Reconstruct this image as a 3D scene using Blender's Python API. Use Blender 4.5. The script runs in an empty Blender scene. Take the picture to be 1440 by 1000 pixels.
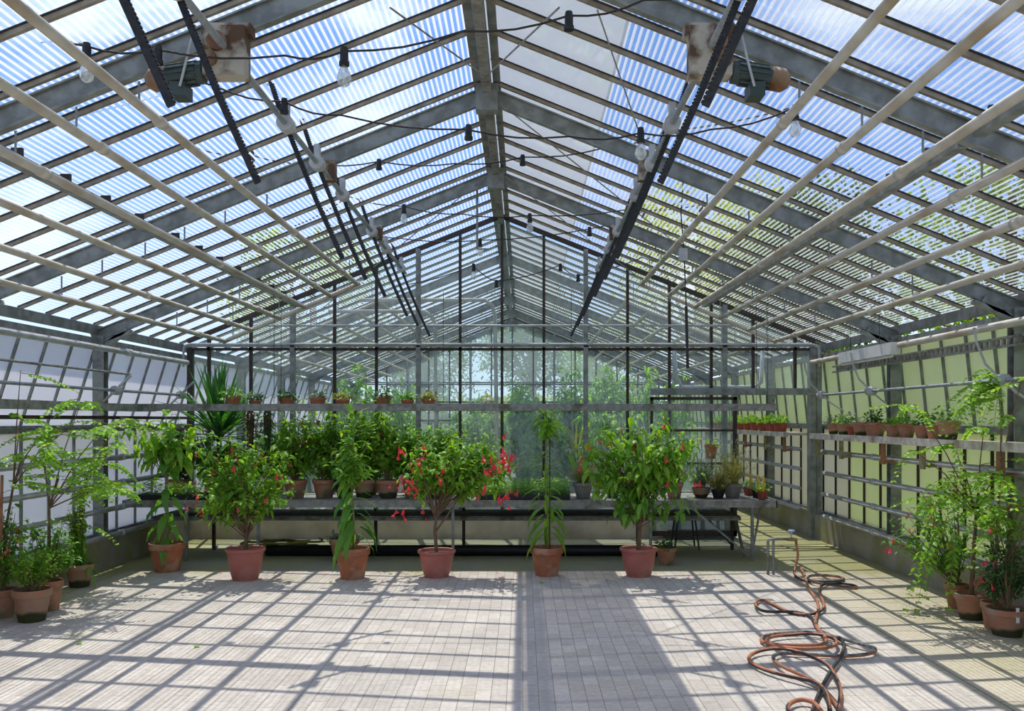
import bpy, math, random
from mathutils import Vector, Matrix
R_ = random.Random(7)
F = 1250.0; CX = 735.0; CY = 590.0; EYE = 1.6
XR = -0.29; M = 0.40; BAY = 2.41; YB = 12.05; YE = 24.1
XL, XRT = -4.48, 3.93          # inner faces of the two side kerbs
col = bpy.context.scene.collection
V = Vector

def at(x, y, Y):
    return V(((x - CX) * Y / F, Y, EYE + (CY - y) * Y / F))
def onz(x, y, z):
    Y = F * (EYE - z) / (y - CY)
    return V(((x - CX) * Y / F, Y, z))
def zroof(X, off):
    return EYE + off - M * abs(X - XR)

# ------------------------------------------------------------------ materials
def new_mat(name):
    m = bpy.data.materials.new(name); m.use_nodes = True
    nt = m.node_tree; nt.nodes.clear()
    out = nt.nodes.new('ShaderNodeOutputMaterial')
    return m, nt, out
def N(nt, t, **kw):
    n = nt.nodes.new(t)
    for k, v in kw.items():
        if k.startswith('i_'):
            key = k[2:]
            key = int(key) if key.isdigit() else key.replace('_', ' ')
            n.inputs[key].default_value = v
        else: setattr(n, k, v)
    return n
def rgb(c): return (c[0], c[1], c[2], 1.0)
def srgb(r, g, b):
    f = lambda v: (v/255/12.92 if v/255 <= .04045 else ((v/255+.055)/1.055)**2.4)
    return (f(r), f(g), f(b))
def surf(name, c1, c2=None, rough=.6, metal=0., scale=6., detail=4., c3=None, scale3=2., lo=.35, hi=.65, bump=0., spec=.4, stretch=None, foot=None):
    m, nt, out = new_mat(name); L = nt.links
    p = N(nt, 'ShaderNodeBsdfPrincipled', i_Roughness=rough, i_Metallic=metal)
    p.inputs['Specular IOR Level'].default_value = spec
    tc = N(nt, 'ShaderNodeTexCoord'); src = tc.outputs['Object']
    if stretch:
        mp = N(nt, 'ShaderNodeMapping'); mp.inputs['Scale'].default_value = stretch
        L.new(src, mp.inputs[0]); src = mp.outputs[0]
    if c2:
        n = N(nt, 'ShaderNodeTexNoise', i_Scale=scale, i_Detail=detail)
        L.new(src, n.inputs['Vector'])
        mr = N(nt, 'ShaderNodeMapRange'); mr.inputs[1].default_value = lo; mr.inputs[2].default_value = hi
        L.new(n.outputs[0], mr.inputs[0])
        mx = N(nt, 'ShaderNodeMix', data_type='RGBA'); mx.inputs[6].default_value = rgb(c1); mx.inputs[7].default_value = rgb(c2)
        L.new(mr.outputs[0], mx.inputs[0]); last = mx.outputs[2]
        if c3:
            n3 = N(nt, 'ShaderNodeTexNoise', i_Scale=scale3, i_Detail=5.); L.new(src, n3.inputs['Vector'])
            m3 = N(nt, 'ShaderNodeMapRange'); m3.inputs[1].default_value = .5; m3.inputs[2].default_value = .68
            L.new(n3.outputs[0], m3.inputs[0])
            x3 = N(nt, 'ShaderNodeMix', data_type='RGBA'); x3.inputs[7].default_value = rgb(c3)
            L.new(m3.outputs[0], x3.inputs[0]); L.new(last, x3.inputs[6]); last = x3.outputs[2]
        if foot:
            sz = N(nt, 'ShaderNodeSeparateXYZ'); L.new(tc.outputs['Generated'], sz.inputs[0])
            ma = N(nt, 'ShaderNodeMath', operation='MULTIPLY_ADD'); ma.inputs[1].default_value = -.45; L.new(n.outputs[0], ma.inputs[0]); L.new(sz.outputs[2], ma.inputs[2])
            mf = N(nt, 'ShaderNodeMapRange'); mf.inputs[1].default_value = .14; mf.inputs[2].default_value = .0; L.new(ma.outputs[0], mf.inputs[0])
            xf = N(nt, 'ShaderNodeMix', data_type='RGBA'); xf.inputs[7].default_value = rgb(foot)
            L.new(mf.outputs[0], xf.inputs[0]); L.new(last, xf.inputs[6]); last = xf.outputs[2]
        L.new(last, p.inputs['Base Color'])
        if bump:
            b = N(nt, 'ShaderNodeBump', i_Strength=bump, i_Distance=.01); L.new(n.outputs[0], b.inputs['Height']); L.new(b.outputs[0], p.inputs['Normal'])
    else:
        p.inputs['Base Color'].default_value = rgb(c1)
    L.new(p.outputs[0], out.inputs[0])
    return m
def leafmat(name, c1, c2, trans=.5, rough=.45):
    m, nt, out = new_mat(name); L = nt.links
    g = N(nt, 'ShaderNodeNewGeometry')
    mx = N(nt, 'ShaderNodeMix', data_type='RGBA'); mx.inputs[6].default_value = rgb(c1); mx.inputs[7].default_value = rgb(c2)
    L.new(g.outputs['Random Per Island'], mx.inputs[0])
    p = N(nt, 'ShaderNodeBsdfPrincipled', i_Roughness=rough); p.inputs['Specular IOR Level'].default_value = .35
    t = N(nt, 'ShaderNodeBsdfTranslucent')
    br = N(nt, 'ShaderNodeMix', data_type='RGBA', blend_type='MULTIPLY'); br.inputs[0].default_value = 1
    br.inputs[7].default_value = (1.45, 1.35, .5, 1)
    L.new(mx.outputs[2], br.inputs[6])
    L.new(mx.outputs[2], p.inputs['Base Color']); L.new(br.outputs[2], t.inputs[0])
    s = N(nt, 'ShaderNodeMixShader', i_Fac=trans); L.new(p.outputs[0], s.inputs[1]); L.new(t.outputs[0], s.inputs[2])
    L.new(s.outputs[0], out.inputs[0])
    return m
def glassmat(name, tcol, milky, mcol, stripe=0., pitch=.034, gloss=.05, noise_amt=.15, nscale=1.2, low=None, grough=.04):
    """thin pane: clear share + milky (light scattering) share + a little gloss; optional ribs along X of the pane"""
    m, nt, out = new_mat(name); L = nt.links
    tr = N(nt, 'ShaderNodeBsdfTransparent'); tr.inputs[0].default_value = rgb(tcol)
    tl = N(nt, 'ShaderNodeBsdfTranslucent'); tl.inputs[0].default_value = rgb(mcol)
    df = N(nt, 'ShaderNodeBsdfDiffuse'); df.inputs[0].default_value = rgb([c*.6 for c in mcol])
    tm = N(nt, 'ShaderNodeMixShader', i_Fac=.3); L.new(tl.outputs[0], tm.inputs[1]); L.new(df.outputs[0], tm.inputs[2])
    tc = N(nt, 'ShaderNodeTexCoord')
    nz = N(nt, 'ShaderNodeTexNoise', i_Scale=nscale, i_Detail=5.); L.new(tc.outputs['Object'], nz.inputs['Vector'])
    a = N(nt, 'ShaderNodeMath', operation='MULTIPLY_ADD'); a.inputs[1].default_value = noise_amt*2; a.inputs[2].default_value = milky - noise_amt
    L.new(nz.outputs[0], a.inputs[0]); fac = a.outputs[0]
    if stripe:
        sp = N(nt, 'ShaderNodeSeparateXYZ'); L.new(tc.outputs['Object'], sp.inputs[0])
        k = N(nt, 'ShaderNodeMath', operation='MULTIPLY'); k.inputs[1].default_value = 2*math.pi/pitch; L.new(sp.outputs[0], k.inputs[0])
        s = N(nt, 'ShaderNodeMath', operation='SINE'); L.new(k.outputs[0], s.inputs[0])
        mr = N(nt, 'ShaderNodeMapRange', interpolation_type='SMOOTHSTEP'); mr.inputs[1].default_value = -.15; mr.inputs[2].default_value = .5
        mr.inputs[3].default_value = -stripe*.5; mr.inputs[4].default_value = stripe*.5
        L.new(s.outputs[0], mr.inputs[0])
        ad = N(nt, 'ShaderNodeMath', operation='ADD'); L.new(fac, ad.inputs[0]); L.new(mr.outputs[0], ad.inputs[1]); fac = ad.outputs[0]
    if low:
        # condensation that thickens towards the foot of the pane: low = (z full, z none, amount)
        sp = N(nt, 'ShaderNodeSeparateXYZ'); L.new(tc.outputs['Object'], sp.inputs[0])
        mr = N(nt, 'ShaderNodeMapRange', interpolation_type='SMOOTHSTEP'); mr.inputs[1].default_value = low[1]; mr.inputs[2].default_value = low[0]
        mr.inputs[3].default_value = 0; mr.inputs[4].default_value = low[2]
        L.new(sp.outputs[2], mr.inputs[0])
        n2 = N(nt, 'ShaderNodeTexNoise', i_Scale=3., i_Detail=6.); L.new(tc.outputs['Object'], n2.inputs['Vector'])
        mm = N(nt, 'ShaderNodeMath', operation='MULTIPLY'); L.new(mr.outputs[0], mm.inputs[0]); L.new(n2.outputs[0], mm.inputs[1])
        ad = N(nt, 'ShaderNodeMath', operation='ADD'); L.new(fac, ad.inputs[0]); L.new(mm.outputs[0], ad.inputs[1]); fac = ad.outputs[0]
    cl = N(nt, 'ShaderNodeClamp'); L.new(fac, cl.inputs[0])
    s1 = N(nt, 'ShaderNodeMixShader'); L.new(cl.outputs[0], s1.inputs[0]); L.new(tr.outputs[0], s1.inputs[1]); L.new(tm.outputs[0], s1.inputs[2])
    gl = N(nt, 'ShaderNodeBsdfGlossy', i_Roughness=grough); gl.inputs[0].default_value = (.9, .95, 1, 1)
    lw = N(nt, 'ShaderNodeLayerWeight', i_Blend=.25)
    fm = N(nt, 'ShaderNodeMath', operation='MULTIPLY_ADD'); fm.inputs[1].default_value = .25; fm.inputs[2].default_value = gloss
    L.new(lw.outputs[0], fm.inputs[0])
    s2 = N(nt, 'ShaderNodeMixShader'); L.new(fm.outputs[0], s2.inputs[0]); L.new(s1.outputs[0], s2.inputs[1]); L.new(gl.outputs[0], s2.inputs[2])
    L.new(s2.outputs[0], out.inputs[0])
    return m

MT = {}
MT['steel'] = surf('galvanised_steel', (.175,.185,.165), (.28,.295,.275), .5, .25, scale=9, lo=.4, hi=.6)
MT['steel_light'] = surf('pale_galvanised_steel', (.33,.36,.37), (.24,.27,.28), .55, .2, scale=14)
MT['rail'] = surf('worn_grey_rail_steel', (.33,.32,.29), (.22,.22,.2), .7, .1, scale=20, c3=(.13,.12,.09), scale3=5)
MT['dark'] = surf('dark_rusty_iron', (.035,.03,.027), (.07,.045,.03), .7, .1, scale=30)
MT['black'] = surf('black_toothed_steel', (.012,.013,.015), (.03,.03,.03), .5, .2, scale=40)
MT['cream'] = surf('cream_pipe_paint', (.60,.56,.48), (.50,.46,.38), .55, 0, scale=7, c3=(.36,.27,.17), scale3=1.6)
MT['greypipe'] = surf('grey_pipe_paint', (.50,.51,.51), (.40,.41,.42), .5, 0, scale=10, c3=(.3,.29,.27), scale3=3)
MT['bar'] = surf('weathered_bronze_bar', (.36,.31,.23), (.22,.18,.13), .6, .1, scale=12)
MT['concrete'] = surf('mossy_concrete', (.38,.35,.27), (.28,.25,.18), .95, 0, scale=3, detail=8, c3=(.24,.25,.09), scale3=1.6, bump=.3)
MT['conc_lit'] = surf('warm_lit_concrete', (.74,.65,.48), (.58,.49,.34), .95, 0, scale=4, detail=8, c3=(.22,.15,.08), scale3=1.2, bump=.3)  # lit copy of the concrete: light on the partition kerb is in its colour
MT['slate'] = surf('grey_fibre_cement', (.15,.17,.18), (.11,.125,.135), .8, 0, scale=6)
MT['terra'] = surf('terracotta', (.42,.145,.07), (.33,.12,.06), .8, 0, scale=9, c3=(.46,.27,.17), scale3=7)
MT['terra_old'] = surf('weathered_terracotta', (.40,.15,.075), (.42,.27,.17), .9, 0, scale=7, detail=8, c3=(.12,.10,.04), scale3=6, bump=.3)
MT['terra_moss'] = surf('mossy_old_terracotta', (.40,.17,.09), (.36,.26,.18), .9, 0, scale=6, detail=8, c3=(.30,.20,.12), scale3=5, bump=.3, foot=(.045,.045,.012))
MT['pink'] = surf('faded_red_plastic', (.46,.15,.115), (.42,.13,.10), .5, 0, scale=5, c3=(.48,.20,.15), scale3=4)
MT['greypot'] = surf('grey_clay', (.27,.25,.22), (.20,.17,.14), .9, 0, scale=8)
MT['blackpot'] = surf('black_plastic', (.01,.01,.01), None, .5)
MT['soil'] = surf('potting_soil', (.06,.04,.027), (.16,.11,.07), 1, 0, scale=60, bump=.6)
MT['bark'] = surf('brown_bark', (.22,.13,.075), (.12,.075,.045), .9, 0, scale=25)
MT['twig'] = surf('green_brown_twig', (.16,.14,.06), (.22,.13,.07), .8, 0, scale=25)
MT['gstem'] = surf('green_stem', (.22,.27,.06), (.15,.2,.05), .6, 0, scale=25)
MT['wood'] = surf('whitish_weathered_board', (.74,.68,.57), (.52,.45,.35), .9, 0, scale=14, c3=(.3,.24,.16), scale3=5)
MT['wood_or'] = surf('orange_brown_board', (.38,.17,.07), (.30,.13,.06), .8, 0, scale=20)
MT['wood_ye'] = surf('mossy_yellow_board', (.38,.32,.15), (.22,.19,.08), .9, 0, scale=20)
MT['white'] = surf('white_enamel', (.72,.71,.67), (.6,.59,.55), .5, 0, scale=6)
MT['rusty'] = surf('rust_stained_white_paint', (.45,.41,.33), (.10,.05,.022), .7, 0, scale=6, lo=.42, hi=.55)
MT['green_en'] = surf('dark_green_enamel', (.035,.055,.05), (.05,.07,.065), .45, .1, scale=10)
MT['rust'] = surf('rust_brown', (.16,.07,.03), (.32,.22,.14), .8, 0, scale=6)
MT['cable'] = surf('dark_cable', (.03,.025,.022), None, .7)
MT['blue_en'] = surf('pale_blue_handle', (.35,.42,.62), None, .5)
MT['brass'] = surf('dull_brass', (.35,.25,.11), (.2,.14,.07), .5, .6, scale=20)
MT['hose_b'] = surf('black_rubber', (.022,.022,.024), (.05,.05,.05), .5, 0, scale=12)
MT['hose_o'] = surf('orange_brown_rubber', (.48,.18,.085), (.38,.14,.07), .55, 0, scale=10)
MT['hose_g'] = surf('dirty_grey_rubber', (.28,.27,.25), (.06,.06,.06), .6, 0, scale=30)
MT['hose_y'] = surf('olive_yellow_rubber', (.36,.30,.05), (.2,.17,.04), .6, 0, scale=10)
MT['yellow'] = surf('yellow_plastic', (.75,.47,.01), None, .5)
MT['tagw'] = surf('white_plastic', (.75,.75,.72), None, .5)
MT['redpot'] = surf('red_brown_plastic', (.33,.075,.04), (.27,.06,.035), .6, 0, scale=6)
MT['wall'] = surf('pale_render', (.55,.55,.57), (.45,.45,.48), .9, 0, scale=1)
MT['grass'] = surf('pale_bounce_ground', (.45,.48,.32), (.54,.54,.42), 1, 0, scale=4, detail=8)  # outside ground made pale to bounce light onto the frosted panes
MT['stool'] = surf('black_painted_steel', (.02,.02,.02), None, .5)
MT['leaf_fresh'] = leafmat('fresh_green_leaf', (.13,.32,.03), (.30,.52,.06), .45)
MT['leaf_mid'] = leafmat('mid_green_leaf', (.09,.26,.04), (.22,.44,.07), .45)
MT['leaf_dark'] = leafmat('dark_green_leaf', (.03,.10,.03), (.09,.20,.05), .3)
MT['leaf_lime'] = leafmat('lime_green_leaf', (.18,.42,.04), (.34,.58,.07), .5)
MT['leaf_grey'] = leafmat('grey_green_leaf', (.12,.2,.13), (.22,.3,.2), .25)
MT['leaf_straw'] = leafmat('straw_green_leaf', (.22,.24,.07), (.38,.36,.14), .4)
MT['leaf_brown'] = leafmat('brown_green_leaf', (.06,.055,.02), (.12,.12,.03), .2)
MT['leaf_bright'] = leafmat('bright_sword_leaf', (.05,.2,.02), (.13,.38,.03), .5)
MT['leaf_sword'] = leafmat('dark_sword_leaf', (.03,.10,.04), (.08,.30,.03), .4)
MT['leaf_tree'] = leafmat('outdoor_tree_leaf', (.09,.20,.02), (.28,.42,.05), .5, .6)
MT['leaf_tree_y'] = leafmat('yellow_green_tree_leaf', (.32,.42,.03), (.55,.6,.06), .5, .6)
MT['leaf_tree_d'] = leafmat('deep_green_tree_leaf', (.05,.12,.02), (.14,.24,.04), .45, .6)
MT['petal'] = leafmat('red_petal', (.72,.04,.07), (.85,.10,.13), .35)
MT['petal_or'] = leafmat('orange_petal', (.75,.2,.06), (.8,.3,.12), .35)
MT['roof'] = glassmat('ribbed_roof_sheet', (.92,.97,1.0), .38, (.74,.74,.72), stripe=.78, pitch=.038, noise_amt=.16, nscale=.8)
MT['roof_milky'] = glassmat('milky_roof_sheet', (.9,.95,1.0), .93, (.46,.48,.48), noise_amt=.05, nscale=.8)
MT['pane'] = glassmat('partition_pane', (.90,.96,.94), .12, (.75,.88,.92), noise_amt=.06, nscale=2, gloss=.03, low=(.4, 1.7, .42))
MT['frost_l'] = glassmat('frosted_pale_pane', (.9,.9,.95), .93, (.96,.94,.96), noise_amt=.05, nscale=5, gloss=.03, grough=.3)
MT['frost_r'] = glassmat('frosted_tree_tint_pane', (.9,.95,.8), .90, (.98,1.0,.66), noise_amt=.08, nscale=3, gloss=.03, grough=.3)  # green light from the trees outside is put into the pane colour
MT['pane_far'] = glassmat('hazy_far_pane', (.9,.95,.93), .34, (.70,.78,.76), noise_amt=.12, nscale=1.5, gloss=.03)
MT['frost_t'] = glassmat('frosted_tan_pane', (.95,.93,.88), .92, (.93,.88,.76), noise_amt=.06, nscale=3, gloss=.03, grough=.3)
MT['bulbglass'] = glassmat('clear_bulb_glass', (.9,.92,.9), .35, (.9,.9,.85), noise_amt=.02, gloss=.15)

# floor: small staggered pavers, mossy slabs along the walls and a greenish concrete strip at the bench
def floor_mat():
    m, nt, out = new_mat('paver_floor'); L = nt.links
    tc = N(nt, 'ShaderNodeTexCoord')
    mp = N(nt, 'ShaderNodeMapping'); mp.inputs['Rotation'].default_value = (0, 0, math.pi/2)
    L.new(tc.outputs['Object'], mp.inputs[0])
    def bricks(w, h, mort, c1, c2, cm):
        b = N(nt, 'ShaderNodeTexBrick'); b.offset = .5
        b.inputs['Scale'].default_value = 1; b.inputs['Brick Width'].default_value = w; b.inputs['Row Height'].default_value = h
        b.inputs['Mortar Size'].default_value = mort; b.inputs['Mortar Smooth'].default_value = .3; b.inputs['Bias'].default_value = 0
        b.inputs[1].default_value = rgb(c1); b.inputs[2].default_value = rgb(c2); b.inputs[3].default_value = rgb(cm)
        L.new(mp.outputs[0], b.inputs[0]); return b
    b1 = bricks(.21, .092, .0022, (.53,.465,.40), (.63,.56,.485), (.28,.22,.16))
    b2 = bricks(.42, .30, .006, (.50,.43,.32), (.58,.50,.38), (.2,.18,.1))
    nz = N(nt, 'ShaderNodeTexNoise', i_Scale=1.3, i_Detail=8.); L.new(tc.outputs['Object'], nz.inputs['Vector'])
    nf = N(nt, 'ShaderNodeTexNoise', i_Scale=30., i_Detail=4.); L.new(tc.outputs['Object'], nf.inputs['Vector'])
    sp = N(nt, 'ShaderNodeSeparateXYZ'); L.new(tc.outputs['Object'], sp.inputs[0])
    def step(sock, a, b):
        r = N(nt, 'ShaderNodeMapRange'); r.inputs[1].default_value = a; r.inputs[2].default_value = b; L.new(sock, r.inputs[0]); return r.outputs[0]
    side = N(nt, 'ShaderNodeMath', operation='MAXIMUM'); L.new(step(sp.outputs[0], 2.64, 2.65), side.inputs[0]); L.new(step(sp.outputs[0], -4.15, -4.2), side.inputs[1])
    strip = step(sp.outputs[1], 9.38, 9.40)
    mA = N(nt, 'ShaderNodeMix', data_type='RGBA'); L.new(side.outputs[0], mA.inputs[0]); L.new(b1.outputs[0], mA.inputs[6]); L.new(b2.outputs[0], mA.inputs[7])
    # moss
    ms = N(nt, 'ShaderNodeMath', operation='MULTIPLY_ADD'); L.new(step(sp.outputs[0], 2.5, 4.1), ms.inputs[0]); ms.inputs[1].default_value = .30
    L.new(nz.outputs[0], ms.inputs[2])
    far = N(nt, 'ShaderNodeMath', operation='MULTIPLY_ADD'); L.new(step(sp.outputs[1], 8.6, 9.5), far.inputs[0]); far.inputs[1].default_value = .22
    L.new(ms.outputs[0], far.inputs[2])
    lf = N(nt, 'ShaderNodeMath', operation='MULTIPLY_ADD'); L.new(step(sp.outputs[0], -3.6, -4.5), lf.inputs[0]); lf.inputs[1].default_value = .22
    L.new(far.outputs[0], lf.inputs[2])
    mossf = step(lf.outputs[0], .62, .92)
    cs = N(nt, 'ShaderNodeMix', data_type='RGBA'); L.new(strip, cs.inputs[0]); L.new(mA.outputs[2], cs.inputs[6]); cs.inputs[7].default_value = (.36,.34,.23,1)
    mo = N(nt, 'ShaderNodeMix', data_type='RGBA'); L.new(mossf, mo.inputs[0]); L.new(cs.outputs[2], mo.inputs[6]); mo.inputs[7].default_value = (.32,.30,.13,1)
    st = N(nt, 'ShaderNodeMix', data_type='RGBA', blend_type='MULTIPLY'); st.inputs[0].default_value = .5
    rm = N(nt, 'ShaderNodeMapRange'); rm.inputs[1].default_value = .3; rm.inputs[2].default_value = .7; rm.inputs[3].default_value = .75; rm.inputs[4].default_value = 1.15
    L.new(nf.outputs[0], rm.inputs[0]); L.new(mo.outputs[2], st.inputs[6]); L.new(rm.outputs[0], st.inputs[7])
    st2 = N(nt, 'ShaderNodeMix', data_type='RGBA', blend_type='MULTIPLY'); st2.inputs[0].default_value = .6
    rm2 = N(nt, 'ShaderNodeMapRange'); rm2.inputs[1].default_value = .3; rm2.inputs[2].default_value = .7; rm2.inputs[3].default_value = .78; rm2.inputs[4].default_value = 1.1
    L.new(nz.outputs[0], rm2.inputs[0]); L.new(st.outputs[2], st2.inputs[6]); L.new(rm2.outputs[0], st2.inputs[7])
    p = N(nt, 'ShaderNodeBsdfPrincipled', i_Roughness=.85); p.inputs['Specular IOR Level'].default_value = .25
    L.new(st2.outputs[2], p.inputs['Base Color'])
    bp = N(nt, 'ShaderNodeBump', i_Strength=.4, i_Distance=.004); L.new(b1.outputs['Fac'], bp.inputs['Height']); bp.invert = True
    L.new(bp.outputs[0], p.inputs['Normal'])
    L.new(p.outputs[0], out.inputs[0]); return m
MT['floor'] = floor_mat()

# ------------------------------------------------------------------ mesh helpers
class MB:
    def __init__(s): s.v = []; s.f = []; s.m = []
    def add(s, vs, fs, mi=0):
        b = len(s.v); s.v.extend([tuple(v) for v in vs]); s.f.extend([tuple(b+i for i in f) for f in fs]); s.m.extend([mi]*len(fs)); return s
    def box(s, x0, x1, y0, y1, z0, z1, mi=0):
        vs = [(x0,y0,z0),(x1,y0,z0),(x1,y1,z0),(x0,y1,z0),(x0,y0,z1),(x1,y0,z1),(x1,y1,z1),(x0,y1,z1)]
        return s.add(vs, [(0,3,2,1),(4,5,6,7),(0,1,5,4),(1,2,6,5),(2,3,7,6),(3,0,4,7)], mi)
    def bar(s, p0, p1, w, h, up=(0,0,1), mi=0):
        p0, p1, up = V(p0), V(p1), V(up); d = (p1-p0).normalized()
        if abs(d.dot(up)) > .98: up = V((0,1,0))
        sd = d.cross(up).normalized(); u = sd.cross(d)
        vs = []
        for p in (p0, p1):
            for a, b in ((-1,-1),(1,-1),(1,1),(-1,1)): vs.append(p + sd*(a*w/2) + u*(b*h/2))
        return s.add(vs, [(3,2,1,0),(4,5,6,7),(0,1,5,4),(1,2,6,5),(2,3,7,6),(3,0,4,7)], mi)
    def tube(s, pts, r, n=8, mi=0, cap=True, split=None):
        pts = [V(p) for p in pts]; rr = r if isinstance(r, (list, tuple)) else [r]*len(pts)
        b = len(s.v); prev = None
        for i, p in enumerate(pts):
            d = (pts[min(i+1, len(pts)-1)] - pts[max(i-1, 0)])
            if d.length < 1e-9: d = V((0,0,1))
            d.normalize()
            if prev is None:
                a = V((0,0,1)) if abs(d.z) < .9 else V((1,0,0))
                u = (a - d*a.dot(d)).normalized()
            else:
                u = prev - d*prev.dot(d)
                u = u.normalized() if u.length > 1e-6 else V((1,0,0))
            prev = u; w = d.cross(u)
            for k in range(n):
                t = 2*math.pi*k/n; s.v.append(tuple(p + (u*math.cos(t) + w*math.sin(t))*rr[i]))
        for i in range(len(pts)-1):
            for k in range(n):
                s.f.append((b+i*n+k, b+i*n+(k+1)%n, b+(i+1)*n+(k+1)%n, b+(i+1)*n+k))
                s.m.append(split(i, k, n) if split else mi)
        if cap:
            s.f.append(tuple(b+k for k in range(n))[::-1]); s.f.append(tuple(b+(len(pts)-1)*n+k for k in range(n))); s.m.extend([mi, mi])
        return s
    def lathe(s, prof, c=(0,0,0), n=24, mi=0):
        c = V(c); b = len(s.v)
        for r, z in prof:
            for k in range(n):
                t = 2*math.pi*k/n; s.v.append((c.x+r*math.cos(t), c.y+r*math.sin(t), c.z+z))
        for i in range(len(prof)-1):
            for k in range(n):
                s.f.append((b+i*n+k, b+i*n+(k+1)%n, b+(i+1)*n+(k+1)%n, b+(i+1)*n+k)); s.m.append(mi)
        return s
    def leaf(s, p, d, up, ln, w, droop=.3, fold=.25, mi=0, seg=3):
        """a pointed blade from p along d, arching down by droop, folded along the midrib"""
        p, d = V(p), V(d).normalized(); up = V(up)
        sd = d.cross(up)
        if sd.length < 1e-4: sd = d.cross(V((1,0,0)))
        sd.normalize(); u = sd.cross(d)
        prof = {2: ((.45, 1.0),), 3: ((.28, .9), (.62, .85)), 4: ((.2, .75), (.45, 1.0), (.75, .65))}[seg]
        vs = [p]; c = p.copy()
        for t, k in prof:
            q = p + d*(ln*t) + V((0,0,-droop*ln*t*t))
            e = sd*(w*.5*k)
            vs += [q - e + u*(fold*w*.5*k), q, q + e + u*(fold*w*.5*k)]
        vs.append(p + d*ln*(1-.15*droop) + V((0,0,-droop*ln)))
        fs = [(0,2,1),(0,3,2)]
        for j in range(len(prof)-1):
            a = 1+3*j; fs += [(a,a+1,a+4,a+3),(a+1,a+2,a+5,a+4)]
        a = 1+3*(len(prof)-1); z = len(vs)-1
        fs += [(a,a+1,z),(a+1,a+2,z)]
        return s.add(vs, fs, mi)
    def build(s, name, mats, parent=None, smooth=False):
        me = bpy.data.meshes.new(name); me.from_pydata(s.v, [], s.f)
        if not isinstance(mats, (list, tuple)): mats = [mats]
        for m in mats: me.materials.append(MT[m] if isinstance(m, str) else m)
        if len(mats) > 1: me.polygons.foreach_set('material_index', s.m)
        if smooth: me.polygons.foreach_set('use_smooth', [True]*len(s.f))
        me.update()
        o = bpy.data.objects.new(name, me); col.objects.link(o)
        if parent: o.parent = parent
        return o
def tag(o, label=None, cat=None, group=None, kind=None):
    if label: o['label'] = label
    if cat: o['category'] = cat
    if group: o['group'] = group
    if kind: o['kind'] = kind
    return o
def empty(name, loc=(0,0,0), label=None, cat=None, group=None, kind=None, rz=0):
    o = bpy.data.objects.new(name, None); col.objects.link(o); o.location = loc; o.rotation_euler = (0,0,rz); o.empty_display_size = .1
    return tag(o, label, cat, group, kind)
def kids(o): return [c for c in bpy.data.objects if c.parent is o]
def copy_tree(o, loc, label, rz=0, group=None, sc=None, _ch={}):
    if o.name not in _ch: _ch[o.name] = [(c, kids(c)) for c in kids(o)]
    r = o.copy(); col.objects.link(r); r.location = loc; r.rotation_euler = (0,0,rz)
    if sc: r.scale = (sc, sc, sc)
    if label: r['label'] = label
    if group: r['group'] = group
    for c, gs in _ch[o.name]:
        c2 = c.copy(); col.objects.link(c2); c2.parent = r
        for g in gs:
            g2 = g.copy(); col.objects.link(g2); g2.parent = c2
    return r
def nth(i): return ['first','second','third','fourth','fifth','sixth','seventh','eighth','ninth','tenth','eleventh','twelfth','thirteenth','fourteenth','fifteenth','sixteenth'][i]

# ================================================================== SETTING
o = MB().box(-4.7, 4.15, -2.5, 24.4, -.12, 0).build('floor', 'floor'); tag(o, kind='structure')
o = MB().box(-60, 60, -20, 90, -.3, -.13).build('ground', 'grass'); tag(o, kind='structure')

def eave_x(side): return XR + side*4.36
def roof(y0, y1, name):
    root = empty(name, kind='structure')
    for side in (-1, 1):
        nbar = int(round((y1-y0)/(BAY/5)))
        for k in range(nbar+1):
            y = y0 + k*BAY/5
            m = MB(); a = V((XR+side*.05, y, zroof(XR+side*.05, 2.765))); b = V((eave_x(side), y, zroof(eave_x(side), 2.765)))
            m.bar(a, b, .026, .026, mi=0)
            m.bar(a+V((0,.0,.018)), b+V((0,0,.018)), .042, .008, mi=1)
            m.build('glazing_bar', ['bar', 'black'], root)
        # ribbed sheets: fine ribs run along the house
        pitch = .038; x0 = XR + side*(.92 if side > 0 else .06); x1 = XR + side*4.5
        n = int(abs(x1-x0)/pitch*4); m = MB(); vs = []
        for i in range(n+1):
            x = x0 + (x1-x0)*i/n; z = zroof(x, 2.80) + .0045*math.sin(2*math.pi*x/pitch)
            vs += [(x, y0-.1, z), (x, y1+(.1 if y1 > 20 else 0), z)]
        m.add(vs, [(2*i, 2*i+2, 2*i+3, 2*i+1) for i in range(n)])
        m.build('ribbed_sheet', 'roof', root, smooth=True)
    m = MB(); xa, xb = XR+.03, XR+.94
    m.add([(xa,y0,zroof(xa,2.80)),(xb,y0,zroof(xb,2.80)),(xb,y1,zroof(xb,2.80)),(xa,y1,zroof(xa,2.80))], [(0,1,2,3)])
    m.build('milky_sheet', 'roof_milky', root)
    return root
roof(-2.41, YB, 'ceiling'); roof(YB+.482, YE, 'ceiling.001')

# ridge beams
for (a, b, lab) in ((-2.41, YB, 'weathered timber and steel ridge beam over the potted plants'), (YB+.05, YE, 'ridge beam of the far house behind the glass partition')):
    r = empty('ridge_beam', (XR, 0, EYE+2.7), lab, 'beam')
    MB().box(-.035, .035, a, b, -.06, .08).build('web', 'rail', r)
    MB().box(-.11, -.05, a, b, .03, .06).box(.05, .11, a, b, .03, .06).build('flange', 'steel', r)

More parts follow.
